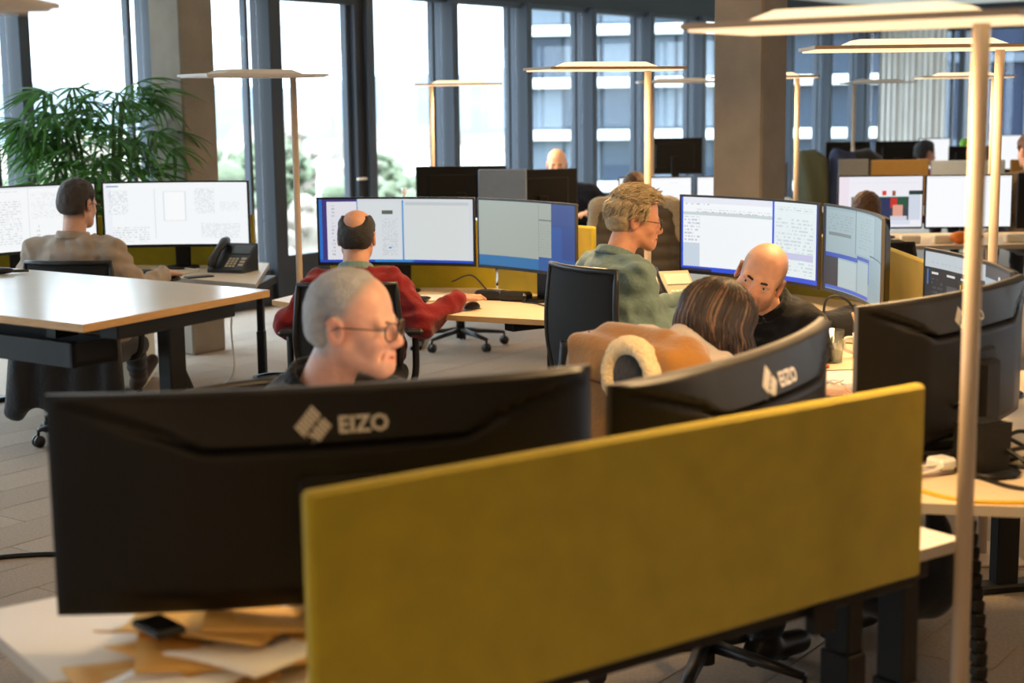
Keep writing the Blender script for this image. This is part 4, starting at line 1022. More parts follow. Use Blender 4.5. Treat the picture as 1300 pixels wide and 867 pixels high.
# ---- chairs
office_chair((-.56,3.72), ang_of((.585,-.81)), 'black office chair of the man in the foreground behind the desk', back_h=.40)
office_chair((-.72,6.90), ang_of((0,1)), 'black office chair of the man in red', seat_z=.43, back_h=.38)
office_chair((-2.12,7.62), ang_of((.12,1)), 'black office chair of the man at the left with a coat on it', back_h=.38, back_m='chair_fabric')
office_chair((.456,6.08), ang_of((.83,.55)), 'tall black mesh office chair of the man in the green shirt', back_h=.48, arms=False)
office_chair((.54,4.20), ang_of((.8,.6)), 'office chair of the woman with a tan jacket over its back', back_h=.46, arms=False)
office_chair((1.02,5.55), ang_of((-.35,-.94)), 'office chair of the bald man', back_h=.20, arms=False)
office_chair((-.35,10.05-.9+1.25), ang_of((0,1)), 'far office chair with castors showing under the desk of the man in red', back_h=.20)
office_chair((.80,9.95), ang_of((.1,1)), 'far office chair with a puffer jacket on its back', back_h=.46, arms=False)
office_chair((2.1,8.95), ang_of((.1,1)), 'far office chair in front of the video call', back_h=.30, arms=False)
office_chair((2.9,13.7), ang_of((0,-1)), 'far office chair with coats left of the far desks', back_h=.5, arms=False)
# ---- near man
person('man with cropped grey hair and glasses in black, behind the foreground monitor', (-.56,3.74,.55), (-.365,3.46,1.152), (.95,-.26,-.03), (.585,-.81), (202,150,128), 'sweater_black', 'trousers_dark',
       sc=1.02, h=.0042, nb=(-.452,3.535,.985), hair=dict(kind='short', m='hair_grey', t=.006, front=.030, slope=.6, root=(150,146,144), taper=.040, amp=.0012, h=.0042, gaze=(.1,1,-.1)), glasses='frame_metal', brows='brow_grey',
       arms={1:[(-.66,3.48,.80),(-.46,3.20,.765)], -1:[(-.22,3.60,.80),(-.12,3.33,.765)]}, stubble=.12, collar='sweater_black')
# ---- man in red
person('man in a dark red sweater with a bald spot, seen from behind', (-.72,6.92,.52), (-.712,7.10,1.035), (.06,1,-.16), (0,1), (200,146,118), 'sweater_red', 'jeans_blue',
       sc=1.05, h=.006, nb=(-.714,7.02,.880), arms={1:[(-.415,6.86,.66),(-.245,7.02,.755)], -1:[(-1.02,6.95,.66),(-.92,7.28,.745)]}, detail=True,
       hair=dict(kind='ton', m='hair_black', t=.009, front=.06, tonsure=((-.085,.100,.054),(-.03,.13,.062),(.03,.12,.07)), amp=.002), sleeve=.024, girth=1.1, fold=.006, collar='shirt_green', brows='brow_dark')
# ---- man at the left
person('man in a beige shirt with short dark hair, seen from behind at the left', (-2.12,7.64,.54), (-2.165,7.70,1.170), (.38,.92,-.10), (.18,1), (214,164,138), 'shirt_beige', 'trousers_dark',
       nb=(-2.185,7.66,.995), arms={1:[(-1.87,7.62,.745),(-1.80,7.93,.79)], -1:[(-2.47,7.75,.74),(-2.40,8.42,.78)]}, hair=dict(kind='full', m='hair_darkbrown', t=.011, front=.055, amp=.0015, root=(58,46,38)),
       glasses='frame_metal', sleeve=.024, collar='shirt_beige', fold=.006, shoes='shoe_brown', sw=.19, girth=1.06, knees={1:(-2.02,8.06,.54),-1:(-2.2,8.1,.54)}, ankles={1:(-2.10,8.50,.16),-1:(-2.22,8.2,.10)})
# ---- man in the green shirt
person('man in a grey-green shirt with tousled ash hair and glasses, in profile', (.45,6.10,.55), (.505,6.30,1.165), (.985,.10,-.13), (.88,.48), (208,146,114), 'shirt_green', 'trousers_dark',
       sc=1.03, h=.0045, nb=(.425,6.25,1.005), arms={1:[(.55,6.03,.74),(.80,6.22,.80)], -1:[(.52,6.55,.74),(.80,6.70,.79)]}, hair=dict(kind='full', m='hair_ash', m2='hair_ash', t=.014, top=1.2, front=.055, amp=.002, clumps=1000, h=.005, gaze=(0,1,-.2)),
       glasses='frame_metal', collar='shirt_green', sleeve=.022, fold=.006, brows='brow_grey', girth=.98, hs=.008)
# ---- bald man
person('bald man in a black sweater facing the woman, head tilted', (1.0,5.52,.55), (.838,5.15,1.052), (-.30,-.94,-.10), (-.45,-.9), (222,164,132), 'sweater_black', 'trousers_dark',
       roll=-.44, h=.0042, nb=(.885,5.265,.935), arms={1:[(.62,5.30,.72),(.45,5.0,.70)], -1:[(.99,5.44,.69),(.93,5.20,.70)]}, hair=dict(kind='none', stub=.6, gaze=(.28,1,-.05)), stubble=.42, brows='brow_dark', hs=.008, neck=.015, collar='sweater_black', sw=.135,
       knees={1:(.66,5.12,.53),-1:(1.02,4.98,.53)}, ankles={1:(.74,5.0,.10),-1:(1.06,4.62,.10)})
# ---- woman
w_C = np.array((.575,4.31,1.012)); w_face = (.86,.30,-.42)
wp = person('woman with long brown hair in a beige hoodie bending over the desk', (.54,4.22,.55), tuple(w_C), w_face, (.8,.6), (226,176,150), 'hoodie_beige', 'trousers_dark',
       sc=.96, h=.0045, nb=(.468,4.235,.945), arms={1:[(.66,4.02,.70),(.90,4.20,.765)], -1:[(.60,4.56,.70),(.90,4.62,.765)]}, hair=dict(kind='full', m='hair_brunette', t=.013, front=.075, amp=.002), glasses='frame_metal', neck=.01, sw=.155, sleeve=.026, fold=.006,
       knees={1:(.86,4.32,.53),-1:(.82,4.62,.53)}, ankles={1:(.72,4.27,.12),-1:(.98,4.50,.12)}, shoes='shoe_black')
# hood and long hair
wo = np.array(wp.location)
hf = Field((.28,4.0,.80),(.80,4.55,1.08), .008)
hf.cone((.43,4.10,.965), (.375,4.22,.985), .040, .045, .03); hf.cone((.375,4.22,.985), (.42,4.36,.965), .045, .040, .03); hf.cone((.43,4.12,.96), (.56,4.12,.93), .04, .03, .03)
hf.disp(lambda x,y,z: wob((x,y,z), 50, .004)); hf.build('hood', 'hoodie_beige', wp, wo)
def long_hair():
    R = head_R(w_face); rr = random.Random(11); dark = MB(); light = MB()
    T = lambda p: w_C+R @ (np.array(p)*.96)
    for i in range(1500):
        th = rr.uniform(.62, 2*math.pi-.62)      # angle from the face direction
        ph = rr.uniform(.05,.5)
        cs_ = np.array((0,-.006,.042)); rad_ = np.array((.098,.120,.104))*rr.uniform(.96,1.05); sp_ = rr.uniform(-.35,.35)
        sph = lambda t: cs_+rad_*np.array((math.sin(th)*math.sin(t), math.cos(th)*math.sin(t)+.35*sp_*math.cos(t)*0, math.cos(t)))
        st = rr.uniform(.02,.9); P0 = T(sph(st)); P1 = T(sph(st+(1.75-st)*.5)); P2 = T(sph(1.75))
        L = rr.uniform(.06,.16)*(1.0 if abs(th-math.pi) < 1.6 else 1.15); out = R @ np.array((math.sin(th), math.cos(th), 0))
        dn = np.array((0,0,-1.)); sway = np.array((rr.uniform(-.02,.02), rr.uniform(-.02,.02), 0))
        P3 = P2+dn*L*.5+out*.008+sway*.4; P4 = P2+dn*L-out*rr.uniform(-.005,.015)+sway
        pts = curve([Vector(q-wo) for q in (P0,P1,P2,P3,P4)], 3); n = len(pts)
        rad = rr.uniform(.0013,.0026); rd = [rad*(.7+.6*math.sin(math.pi*min(1,k/n*1.1)))*(1 if k < n-2 else .35) for k in range(n)]
        (light if rr.random() < .14 else dark).tube(pts, rd, 5)
    d = dark.build('long_hair', 'hair_brunette', wp); light.build('highlights', 'hair_highlight', d)
long_hair()
# ---- people farther back
person('far bald man in navy sitting behind a dark monitor', (.55,12.55,.55), (.375,12.3,1.155), (-.05,-1,-.1), (-.25,-1), (226,176,150), 'sweater_navy', 'trousers_dark', h=.008, nb=(.43,12.38,.99), hair=dict(kind='none', stub=.0), brows='brow_dark', hs=.014, sw=.2, arms={-1:[(.86,12.3,.80),(.60,11.95,.79)]})
person('far person with light brown hair in front of small white screens', (.80,10.0,.52), (.83,10.2,1.05), (.05,1,-.1), (.1,1), (214,164,138), 'sweater_black', 'trousers_dark', h=.010, nb=(.82,10.14,.89), hair=dict(kind='full', m='hair_brown', t=.014, front=.06), detail=False, hs=.016, legs=True)
person('far person with brown hair in front of the video call', (2.1,8.98,.50), (2.13,9.2,.965), (.15,1,-.1), (.1,1), (214,164,138), 'sweater_black', 'trousers_dark', h=.010, nb=(2.13,9.12,.80), hair=dict(kind='full', m='hair_brown', t=.014, front=.06), detail=False, hs=.016)
person('farthest person with dark hair and red top at the far desks', (4.02,15.35,.50), (4.14,15.4,1.09), (.95,.3,-.1), (.8,.5), (200,150,124), 'top_red', 'trousers_dark', h=.012, hair=dict(kind='full', m='hair_black', t=.018, front=.06), detail=False, hs=.018)
person('person with brown hair cut off by the right picture edge', (4.10,12.0,.52), (4.02,11.95,1.22), (-.3,.9,-.1), (-.2,1), (214,164,138), 'top_brown', 'trousers_dark', h=.012, hair=dict(kind='full', m='hair_brown', t=.022, front=.06), detail=False, hs=.018)
# ---- jackets over the chairs
mat('suede_tan', (140,92,22), .85, noise=.10, nscale=8, bump=.25, bscale=90, sheen=.4); mat('seam_brown', (96,52,16), .9); mat('sherpa', (226,200,150), .98, noise=.14, nscale=90, bump=1., bscale=160, sheen=.4); mat('coat_black', (20,21,26), .95, bump=.4, bscale=60, sheen=.2)
mat('puffer_brown', (104,92,74), .55, bump=.4, bscale=30); mat('fur', (216,198,168), .98, noise=.2, nscale=120, bump=1., bscale=200); mat('coat_blue', (34,46,82), .8); mat('coat_olive', (74,80,62), .85); mat('grey_knit', (92,88,84), .9)
jk = thing('tan_jacket', 'tan suede jacket with fleece lining hung over the chair of the woman', 'jacket', (.324,4.038,0))
bd = nrm((.8,.6,0)); sd = np.array((.6,-.8,0)); Zv = np.array((0,0,1.)); J0 = np.array((.324,4.038,0)); RJ = np.stack([sd, bd, Zv], 1)
f = Field((-.36,-.40,.50),(.36,.36,1.14), .009)
f.rbox(-bd*.045+Zv*.80+sd*.03, (.185,.018,.20), .030, RJ, .03); f.rbox(bd*.04+Zv*.90+sd*.03, (.17,.010,.10), .03, RJ, .03)
f.cone(-sd*.15+Zv*.975, sd*.20+Zv*1.005, .050, .048, .03); f.cone(-sd*.1+Zv*1.03, sd*.12+Zv*1.035, .028, .026, .03)
f.cone(-sd*.185+Zv*.95-bd*.02, -sd*.20-bd*.06+Zv*.60, .045, .05, .04); f.cone(sd*.245+Zv*.97-bd*.02, sd*.27-bd*.05+Zv*.60, .055, .058, .03)
f.disp(lambda x,y,z: .006*np.sin(38*(x*.6-y*.8)+1.2*np.sin(9*z))*np.clip((1.0-z)*4,0,1)+wob((x,y,z), 24, .003)); f.build('shell', 'suede_tan', jk)
for q0, q1, q2 in ((-.13,-.14,-.15),(.02,.03,.03),(.20,.205,.22)):
    MB().tube(curve([Vector(sd*q0+Zv*1.035-bd*.045), Vector(sd*q1+Zv*.90-bd*.099), Vector(sd*q2+Zv*.66-bd*.099)]), .0035, 6).build('seam', 'seam_brown', jk)
MB().tube(curve([Vector(-sd*.16+Zv*.93-bd*.100), Vector(Zv*.915-bd*.1), Vector(sd*.22+Zv*.94-bd*.100)]), .0035, 6).build('seam', 'seam_brown', jk)
f = Field((-.2,-.5,.72),(.3,.2,1.12), .008)
arc = [sd*.085*math.cos(t)*1.0+Zv*(.945+.085*math.sin(t)) for t in [math.pi*(-.18)+k*math.pi*1.36/14 for k in range(15)]]
base = sd*.10-bd*.095
for a, b in zip(arc, arc[1:]): f.cone(base+a, base+b, .024, .024, .01)
f.disp(lambda x,y,z: wob((x,y,z), 170, .0022)); f.build('fleece_collar', 'sherpa', jk)
f = Field((-.2,-.5,.72),(.3,.2,1.12), .010); f.ell(base+Zv*.945, (.075,.02,.08), RJ, .01); f.build('collar_dark_fill', 'coat_black', jk)  # black ellipsoid added for the dark seen through the collar opening
ct = thing('black_coat', 'long black coat hanging over the chair back of the man at the left', 'coat', (-2.15,7.33,0))
f = Field((-.36,-.16,.14),(.36,.16,1.02), .012)
f.rbox((0,-.045,.50), (.20,.015,.26), .03, None, .03); f.cone((-.20,-.03,.74), (-.27,-.04,.20), .045, .05, .04); f.cone((.20,-.03,.74), (.24,-.04,.26), .045, .05, .04)
f.disp(lambda x,y,z: .012*np.sin(42*x+1.5*np.sin(5*z))*np.clip((.95-z)*2,0,1)); f.build('cloth', 'coat_black', ct)
pj = thing('puffer_jacket', 'fur-trimmed puffer jacket over a far chair behind the green shirt', 'jacket', (.78,9.68,0))
f = Field((-.38,-.2,.40),(.38,.2,1.12), .012)
f.rbox((0,-.03,.76), (.20,.03,.25), .04, None, .03); f.cone((-.22,0,.98), (-.26,0,.55), .07, .06, .04); f.cone((.22,0,.98), (.27,0,.55), .07, .06, .04)
f.disp(lambda x,y,z: -.012*np.abs(np.sin(38*z))+.006); f.build('quilted_shell', 'puffer_brown', pj)
f = Field((-.4,-.25,.5),(.4,.2,1.2), .010)
for s in (-1,1):
    f.cone((s*.10,-.06,1.04), (s*.24,-.06,1.0), .045, .045, .03); f.cone((s*.24,-.06,1.0), (s*.28,-.05,.80), .045, .03, .03)
f.disp(lambda x,y,z: wob((x,y,z), 150, .004)); f.build('fur_trim', 'fur', pj)
f = Field((-.4,-.25,.5),(.4,.2,1.2), .012); f.ell((0,-.07,.98), (.11,.05,.11), None, .02); f.build('hood', 'grey_knit', pj)
cs = thing('coat_bundle', 'blue and olive coats piled on a far chair back left of the video call', 'coats', (2.9,13.42+.02,0))
for nm, m, xs, z0 in (('blue_coat','coat_blue',.02,.60),('olive_coat','coat_olive',-.26,.55),('black_coat','coat_black',.22,.55)):
    f = Field((-.6,-.3,.4),(.6,.3,1.3), .016); f.cone((xs-.05,0,1.12), (xs,0,z0), .10, .14, .03); f.cone((xs+.06,0,1.1), (xs+.04,.02,z0), .08, .10, .03)
    f.disp(lambda x,y,z: .012*np.sin(40*x+2*np.sin(6*z))); f.build(nm, m, cs)
# ---- desk phones
def desk_phone(loc, ang, body, key, label, scr=(200,205,190)):
    r = thing('desk_phone', label, 'telephone', loc, ang)
    t = math.radians(38); M = Matrix.Rotation(t,4,'X')
    MB().add([(-.11,-.09,0),(.11,-.09,0),(.11,.09,0),(-.11,.09,0),(-.11,-.09,.02),(.11,-.09,.02),(.11,.09,.15),(-.11,.09,.15)], [(3,2,1,0),(4,5,6,7),(0,1,5,4),(1,2,6,5),(2,3,7,6),(3,0,4,7)]).build('body', body, r)
    sl = math.atan2(.13,.18); S = TR(0,-.09,.02) @ Matrix.Rotation(sl,4,'X')
    MB().box((-.015,.13,.0),(.10,.20,.004), S).build('display', mat('phone_lcd_%d' % len(MATS), scr, .3), r)
    for i in range(4):
        for j in range(3): MB().box((-.01+j*.022,.02+i*.02,0),(.006+j*.022,.034+i*.02,.004), S, bev=.001).build('key', key, r)
    for i in range(3): MB().box((.066,.03+i*.026,0),(.098,.046+i*.026,.004), S, bev=.001).build('key', key, r)
    MB().tube([S @ Vector(p) for p in ((-.075,.0,.02),(-.075,.03,.035),(-.075,.11,.042),(-.075,.19,.035),(-.075,.22,.02))], [.022,.026,.018,.026,.022], 10).build('handset', 'phone_black', r)
desk_phone((.715,6.80,.74), .25, 'phone_grey', 'phone_key', 'light desk phone with dark handset between the green shirt and the woman')
desk_phone((-1.545,8.50,.74), -.35, 'phone_black', 'phone_grey', 'black desk phone below the right screen of the man at the left', (60,70,70))
# ---- left desk things
mo = MB().box((-.037,-.075,0),(.037,.075,.008), bev=.004).build('mobile_phone', 'bezel_black'); mo.location = (-1.68,8.22,.74); mo.rotation_euler = (0,0,-1.0); tag(mo, 'black mobile phone lying on the desk of the man at the left', 'phone')
def mouse(loc, ang, label):
    f = Field((-.05,-.07,0),(.05,.07,.05), .006); f.ell((0,0,.008), (.032,.055,.028), None, .01); f.cut(lambda x,y,z: .0015-z+0*x+0*y)
    o = f.build('computer_mouse', 'bezel_black'); o.location = loc; o.rotation_euler = (0,0,ang); tag(o, label, 'mouse')
mouse((-1.775,8.04,.74), -.2, 'black mouse under the hand of the man at the left')
mouse((-.185,7.10,.70), -.5, 'black mouse under the hand of the man in red')
pp = MB().sphere((0,0,.012), (.05,.03,.012)).tube([(-.05,0,.008),(.09,.03,.008)], .005).build('sunglasses', 'bezel_black'); pp.location = (-1.78,5.33,1.08); tag(pp, 'small dark object on the standing table at the left edge', 'object')
def keyboard(loc, ang, label):
    r = thing('keyboard', label, 'keyboard', loc, ang); MB().box((-.22,-.07,0),(.22,.07,.016), bev=.004).build('case', 'bezel_black', r)
    for j in range(5): MB().box((-.21,-.06+j*.025,.016),(.21,-.04+j*.025,.020), bev=.002).build('key_row', 'phone_black', r)
keyboard((-2.15,8.42-.02,.74), .1, 'black keyboard in front of the man at the left')
keyboard((-.62,7.42,.70), -.15, 'black keyboard in front of the man in red')
def paper(loc, ang, w, h, m, label, th=.004, tilt=0., curl=0.):
    o = MB().grid(lambda u, v: ((u-.5)*w, (v-.5)*h, curl*((2*u-1)**2+.5*math.sin(3*v+u*4))), 8, 8).build('paper_sheet', m); md = o.modifiers.new('t','SOLIDIFY'); md.thickness = th; md.offset = 1
    o.location = loc; o.rotation_euler = (tilt,0,ang); tag(o, label, 'paper'); return o
# desk of the man in red: paper, docks, cables
paper((-.38,7.50,.702), .1, .30, .21, 'paper_white', 'white papers under the mail monitor', .006)
for x, y, a, l in ((-.10,7.45,-.4,'black docking box left under the blue desktop monitor'),(.02,7.38,-.5,'black docking box right under the blue desktop monitor')):
    o = MB().box((-.075,-.045,0),(.075,.045,.045), bev=.012).build('docking_box', 'bezel_black'); o.location = (x,y,.70); o.rotation_euler = (0,0,a); tag(o, l, 'dock')
def cable(pts, r, m, label, n=8, grp=None):
    P0 = Vector(pts[0]); o = MB().tube([p-P0 for p in curve(pts, n)], r, 6).build('cable', m); o.location = P0; tag(o, label, 'cable', grp); return o
cable([(-.12,7.50,.74),(-.2,7.62,.80),(-.3,7.7,.76)], .004, 'cable_black', 'thin black cable rising behind the mouse of the man in red')
cable([(.05,7.30,.705),(.12,7.22,.706),(.20,7.05,.705),(.28,7.12,.706)], .004, 'cable_black', 'black cable along the desk under the blue desktop monitor')
cable([(-1.62,8.62,.745),(-1.60,8.72,.86),(-1.66,8.78,.98)], .005, 'cable_black', 'black cable hanging behind the left desk phone')
cable([(-1.80,8.35,.745),(-1.74,8.52,.746),(-1.82,8.62,.746),(-1.9,8.66,.746)], .004, 'cable_white', 'pale cable behind the hand of the man at the left')
cable([(-1.03,4.55,.97),(-.98,4.75,.66),(-1.05,5.1,.28),(-1.1,5.35,.012),(-1.3,5.6,.008)], .011, 'cable_black', 'thick black cable swinging down from the standing table')
cable([(-1.62,8.95,.70),(-1.66,9.0,.35),(-1.64,8.9,.1),(-1.75,8.8,.006),(-1.8,8.5,.006)], .006, 'cable_white', 'thin white cable hanging by the grey column')
cable([(-2.5,5.2,.008),(-2.05,5.42,.008),(-1.85,5.52,.008),(-1.6,5.50,.008),(-1.2,5.2,.008)], .010, 'cable_black', 'black cable lying on the carpet at the left edge')
pd = thing('drawer_pedestal', 'cream metal drawer pedestal under the desk at the left', 'pedestal', (-2.38,9.05,0), .1)
MB().box((-.21,-.28,.03),(.21,.28,.60), bev=.006).build('body', 'cream_metal', pd)
for k in range(3):
    d = MB().box((-.2,-.296,.05+k*.18),(.2,-.28,.22+k*.18), bev=.003).build('drawer', 'cream_metal', pd); MB().box((-.06,-.306,.19+k*.18),(.06,-.296,.20+k*.18)).build('handle', 'black_metal', d)
for x in (-.17,.17):
    for y in (-.22,.22): MB().tube([(x,y,0),(x,y,.03)], .02).build('castor', 'castor', pd)
bn = thing('waste_bin', 'white waste bin with clear bag behind the foreground man', 'bin', (-1.16,7.42,0))
MB().lathe([(0,0),(.085,0),(.112,.33),(.108,.33),(.08,.01),(0,.012)], 28).build('bucket', 'white_plastic', bn)
MB().lathe([(.113,.335),(.119,.325),(.117,.20),(.121,.24)], 28).build('bag', 'clear_bag', bn); MB().lathe([(.095,.338),(.113,.338),(.113,.330),(.095,.330)], 28).build('rim', 'black_metal', bn)
bt = thing('spray_bottle', 'small white bottle with purple label in front of the bright window', 'bottle', (-.80,11.6,.74))
MB().lathe([(0,0),(.035,0),(.035,.19),(.015,.22),(.015,.25),(.02,.25),(.02,.28),(0,.28)], 16).build('body', 'white_plastic', bt); MB().lathe([(.0355,.12),(.0355,.18)], 16).build('label_band', mat('purple',(90,70,150),.5), bt)
# ---- foreground papers
for i, (x, y, a, w, h, m, l, z, cu) in enumerate((
    (-.56,2.37,.5,.30,.21,'paper_kraft','kraft paper nearest to the desk corner in the foreground',.742,.006),
    (-.50,2.50,.9,.32,.22,'paper_kraft','kraft envelope under the foreground monitor',.752,.010),
    (-.47,2.42,.2,.30,.21,'paper_kraft','golden folded paper in the middle of the foreground pile',.765,.012),
    (-.52,2.33,1.2,.26,.19,'paper_white','printed sheet at the front of the foreground pile',.760,.006),
    (-.30,2.56,.4,.30,.21,'paper_grey','grey crumpled paper at the right of the foreground pile',.752,.014),
    (-.41,2.43,1.0,.28,.2,'paper_white','pale paper beside the olive screen in the foreground pile',.768,.010),
    (-.53,2.51,1.3,.21,.30,'paper_kraft','curled brown paper against the foreground monitor',.772,.016),
    (-.38,2.55,.1,.30,.21,'paper_kraft','brown sheet tucked under the foreground monitor',.778,.014),
    (-.25,2.60,.8,.2,.28,'paper_grey','grey newspaper half under the olive screen',.775,.016),
    (-.57,2.28,.55,.34,.24,'paper_kraft','newspaper sheet at the bottom edge of the picture',.748,.006))):
    paper((x,y,z), a, w, h, m, l, .003, 0, cu)
o = MB().box((-.028,-.045,0),(.028,.045,.014), bev=.004).build('card_case', 'bezel_black'); o.location = (-.585,2.42,.80); o.rotation_euler = (0,0,.7); tag(o, 'small black case lying on the foreground papers', 'case')
# ---- things between the woman and the right monitors
glass_pane('water', (214,222,224), .15); glass_pane('tumbler_glass', (236,240,240), .22)
gl = thing('drinking_glass', 'clear drinking glass on the desk right of the woman', 'glass', (1.118,5.284,.74))
MB().lathe([(0,0),(.033,0),(.040,.115),(.0375,.115),(.031,.008),(0,.010)], 28).build('tumbler', 'tumbler_glass', gl); MB().lathe([(0,.0102),(.0309,.0102),(.0327,.04),(0,.04)], 24).build('water', 'water', gl)
mg = thing('mug', 'white mug with pens beside the drinking glass', 'mug', (1.245,5.36,.74))
MB().lathe([(0,0),(.038,0),(.042,.09),(.038,.09),(.035,.006),(0,.006)], 28).build('cup', 'ceramic', mg)
MB().tube(curve([(-.040,0,.075),(-.068,0,.07),(-.07,0,.035),(-.038,0,.02)]), .006).build('handle', 'ceramic', mg)
pc = MB().tube([(0,0,0),(-.055,-.0,.155)], .005, 6).build('pencil', 'wood_pencil'); pc.location = (1.255,5.36,.748); tag(pc, 'wooden pencil leaning in the white mug', 'pencil')
pc = MB().tube([(0,0,0),(-.03,.005,.125)], .006, 8).build('pen', 'red_pen'); pc.location = (1.25,5.37,.748); tag(pc, 'red pen leaning in the white mug', 'pen')
paper((1.08,4.86,.742), .15, .30, .24, 'paper_white', 'stack of white papers on the desk right of the woman', .022)
paper((1.05,4.55,.742), .1, .26, .20, 'paper_white', 'white sheet beside the left end of the right-hand black monitor', .005)
paper((.985,6.35,.742), .5, .30, .21, 'paper_white', 'papers beside the shoulder of the bald man', .05)
for k in range(3):
    a = k*2.1; cable([(1.00+.03*math.cos(a+t*.9),4.70+.03*math.sin(a+t*.9),.767+.004*k+.012*math.sin(t)) for t in range(8)], .0022, 'cable_white', 'tangled white earphone cord on the papers right of the woman', 6, 'earphone cord loops')
cable([(1.17,5.68,.745),(1.18,5.72,.90),(1.26,5.72,.90),(1.33,5.70,.78)], .005, 'cable_black', 'black cable loop standing in front of the olive screen')
f = Field((-.24,-.14,-.01),(.24,.14,.16), .010); f.ell((-.05,0,.05), (.13,.07,.055), None, .03); f.ell((.10,.01,.055), (.09,.07,.06), None, .03); f.cone((-.12,0,.08), (.02,.02,.115), .02, .02, .02); f.disp(lambda x,y,z: wob((x,y,z), 34, .005)); f.cut(lambda x,y,z: .0-z+0*x+0*y)
o = f.build('backdrop_pouch', 'coat_black'); o.location = (1.30,5.84,.74); tag(o, 'crumpled black pouch added as a dark backdrop behind the drinking glass and the mug', 'pouch')  # pouch added to darken the background of the glass and mug
o = MB().tube([(-.05,0,0),(.06,.0,0)], .006).build('marker', 'orange_thing'); o.location = (1.02,5.16,.747); tag(o, 'orange marker on the desk in front of the drinking glass', 'pen')
# ---- docks and cables on the right desk
dk = thing('monitor_dock', 'black upright dock with dark plate on top behind the right-hand monitor', 'dock', (1.15,3.67,.74), .55)
MB().add([(-.04,-.045,0),(.04,-.045,0),(.05,.045,0),(-.05,.045,0),(-.055,-.04,.125),(.055,-.04,.125),(.055,.05,.125),(-.055,.05,.125)], [(3,2,1,0),(4,5,6,7),(0,1,5,4),(1,2,6,5),(2,3,7,6),(3,0,4,7)]).build('body', 'black_plastic', dk)
MB().box((-.035,-.025,.123),(.035,.03,.128)).build('painted_recess', 'slot_shade', dk); MB().lathe([(0,0),(.07,0),(.075,.008),(0,.012)], 24, TR(0,-.02,0)).build('foot', 'black_plastic', dk)  # dark plate on the top face; the hollow's shade is only its colour
o = MB().box((-.07,-.05,0),(.07,.05,.03), bev=.006).build('docking_station', 'bezel_black'); o.location = (1.05,3.80,.775); o.rotation_euler = (0,0,.3); tag(o, 'flat black docking station under the right-hand monitor', 'dock')
o = MB().box((-.075,-.06,0),(.075,.06,.033), bev=.006).build('power_brick', 'bezel_black'); o.location = (1.05,3.80,.74); o.rotation_euler = (0,0,.2); tag(o, 'black power brick under the docking station', 'power brick')
o = MB().box((-.028,-.028,0),(.028,.028,.028), bev=.007).build('charger', 'white_plastic'); o.location = (1.045,3.66,.754); o.rotation_euler = (0,0,.5); tag(o, 'white cube charger with cords behind the right-hand monitor', 'charger')
paper((.98,3.70,.742), .4, .12, .16, 'paper_grey', 'grey pouch lying next to the white charger', .012)
for i, (pts, m, l) in enumerate((
    ([(1.045,3.64,.77),(.97,3.62,.765),(.90,3.60,.75)], 'cable_white', 'upper white cord of the cube charger'),
    ([(1.045,3.63,.764),(.97,3.59,.755),(.90,3.56,.745)], 'cable_white', 'lower white cord of the cube charger'),
    ([(.93,3.52,.744),(.99,3.42,.744),(1.08,3.37,.744),(1.25,3.38,.744),(1.6,3.5,.744)], 'cable_yellow', 'yellow network cable along the near edge of the right desk'),
    ([(1.12,3.60,.745),(1.17,3.50,.745),(1.27,3.46,.745),(1.45,3.52,.745)], 'cable_black', 'black cable looping in front of the upright dock'),
    ([(1.10,3.78,.84),(1.20,3.66,.80),(1.30,3.56,.746),(1.5,3.6,.746)], 'cable_black', 'black cable running past the lamp pole over the dock'),
    ([(1.22,3.82,.76),(1.30,3.86,.80),(1.38,3.84,.77),(1.5,3.8,.75)], 'cable_black', 'upper black cable arching right of the dock'),
    ([(1.21,3.80,.75),(1.30,3.80,.77),(1.42,3.78,.76),(1.55,3.74,.75)], 'cable_black', 'second black cable right of the dock'),
    ([(1.21,3.77,.75),(1.33,3.74,.755),(1.5,3.7,.75)], 'cable_black', 'third black cable right of the dock'),
    ([(1.24,3.90,.80),(1.30,3.80,.77),(1.36,3.66,.746),(1.42,3.6,.746)], 'cable_black', 'black cable crossing the others right of the dock'),
    ([(1.20,3.72,.746),(1.30,3.68,.746),(1.45,3.66,.746)], 'cable_black', 'lowest black cable on the right desk'),
    ([(.93,3.75,.78),(1.0,3.84,.83),(1.08,3.80,.86),(1.12,3.70,.92)], 'cable_black', 'black cable rising under the right-hand monitor'),
    ([(.92,3.78,.80),(.97,3.70,.79),(1.08,3.72,.78),(1.12,3.80,.80)], 'cable_black', 'thin black cord over the docking station'))):
    cable(pts, .0055 if m != 'cable_white' else .0035, m, l)
o = MB().box((-.05,-.025,0),(.05,.025,.03), bev=.008).build('power_plug', 'bezel_black'); o.location = (1.42,4.0,.74); o.rotation_euler = (0,0,.4); tag(o, 'black plug block right of the upright dock', 'plug')
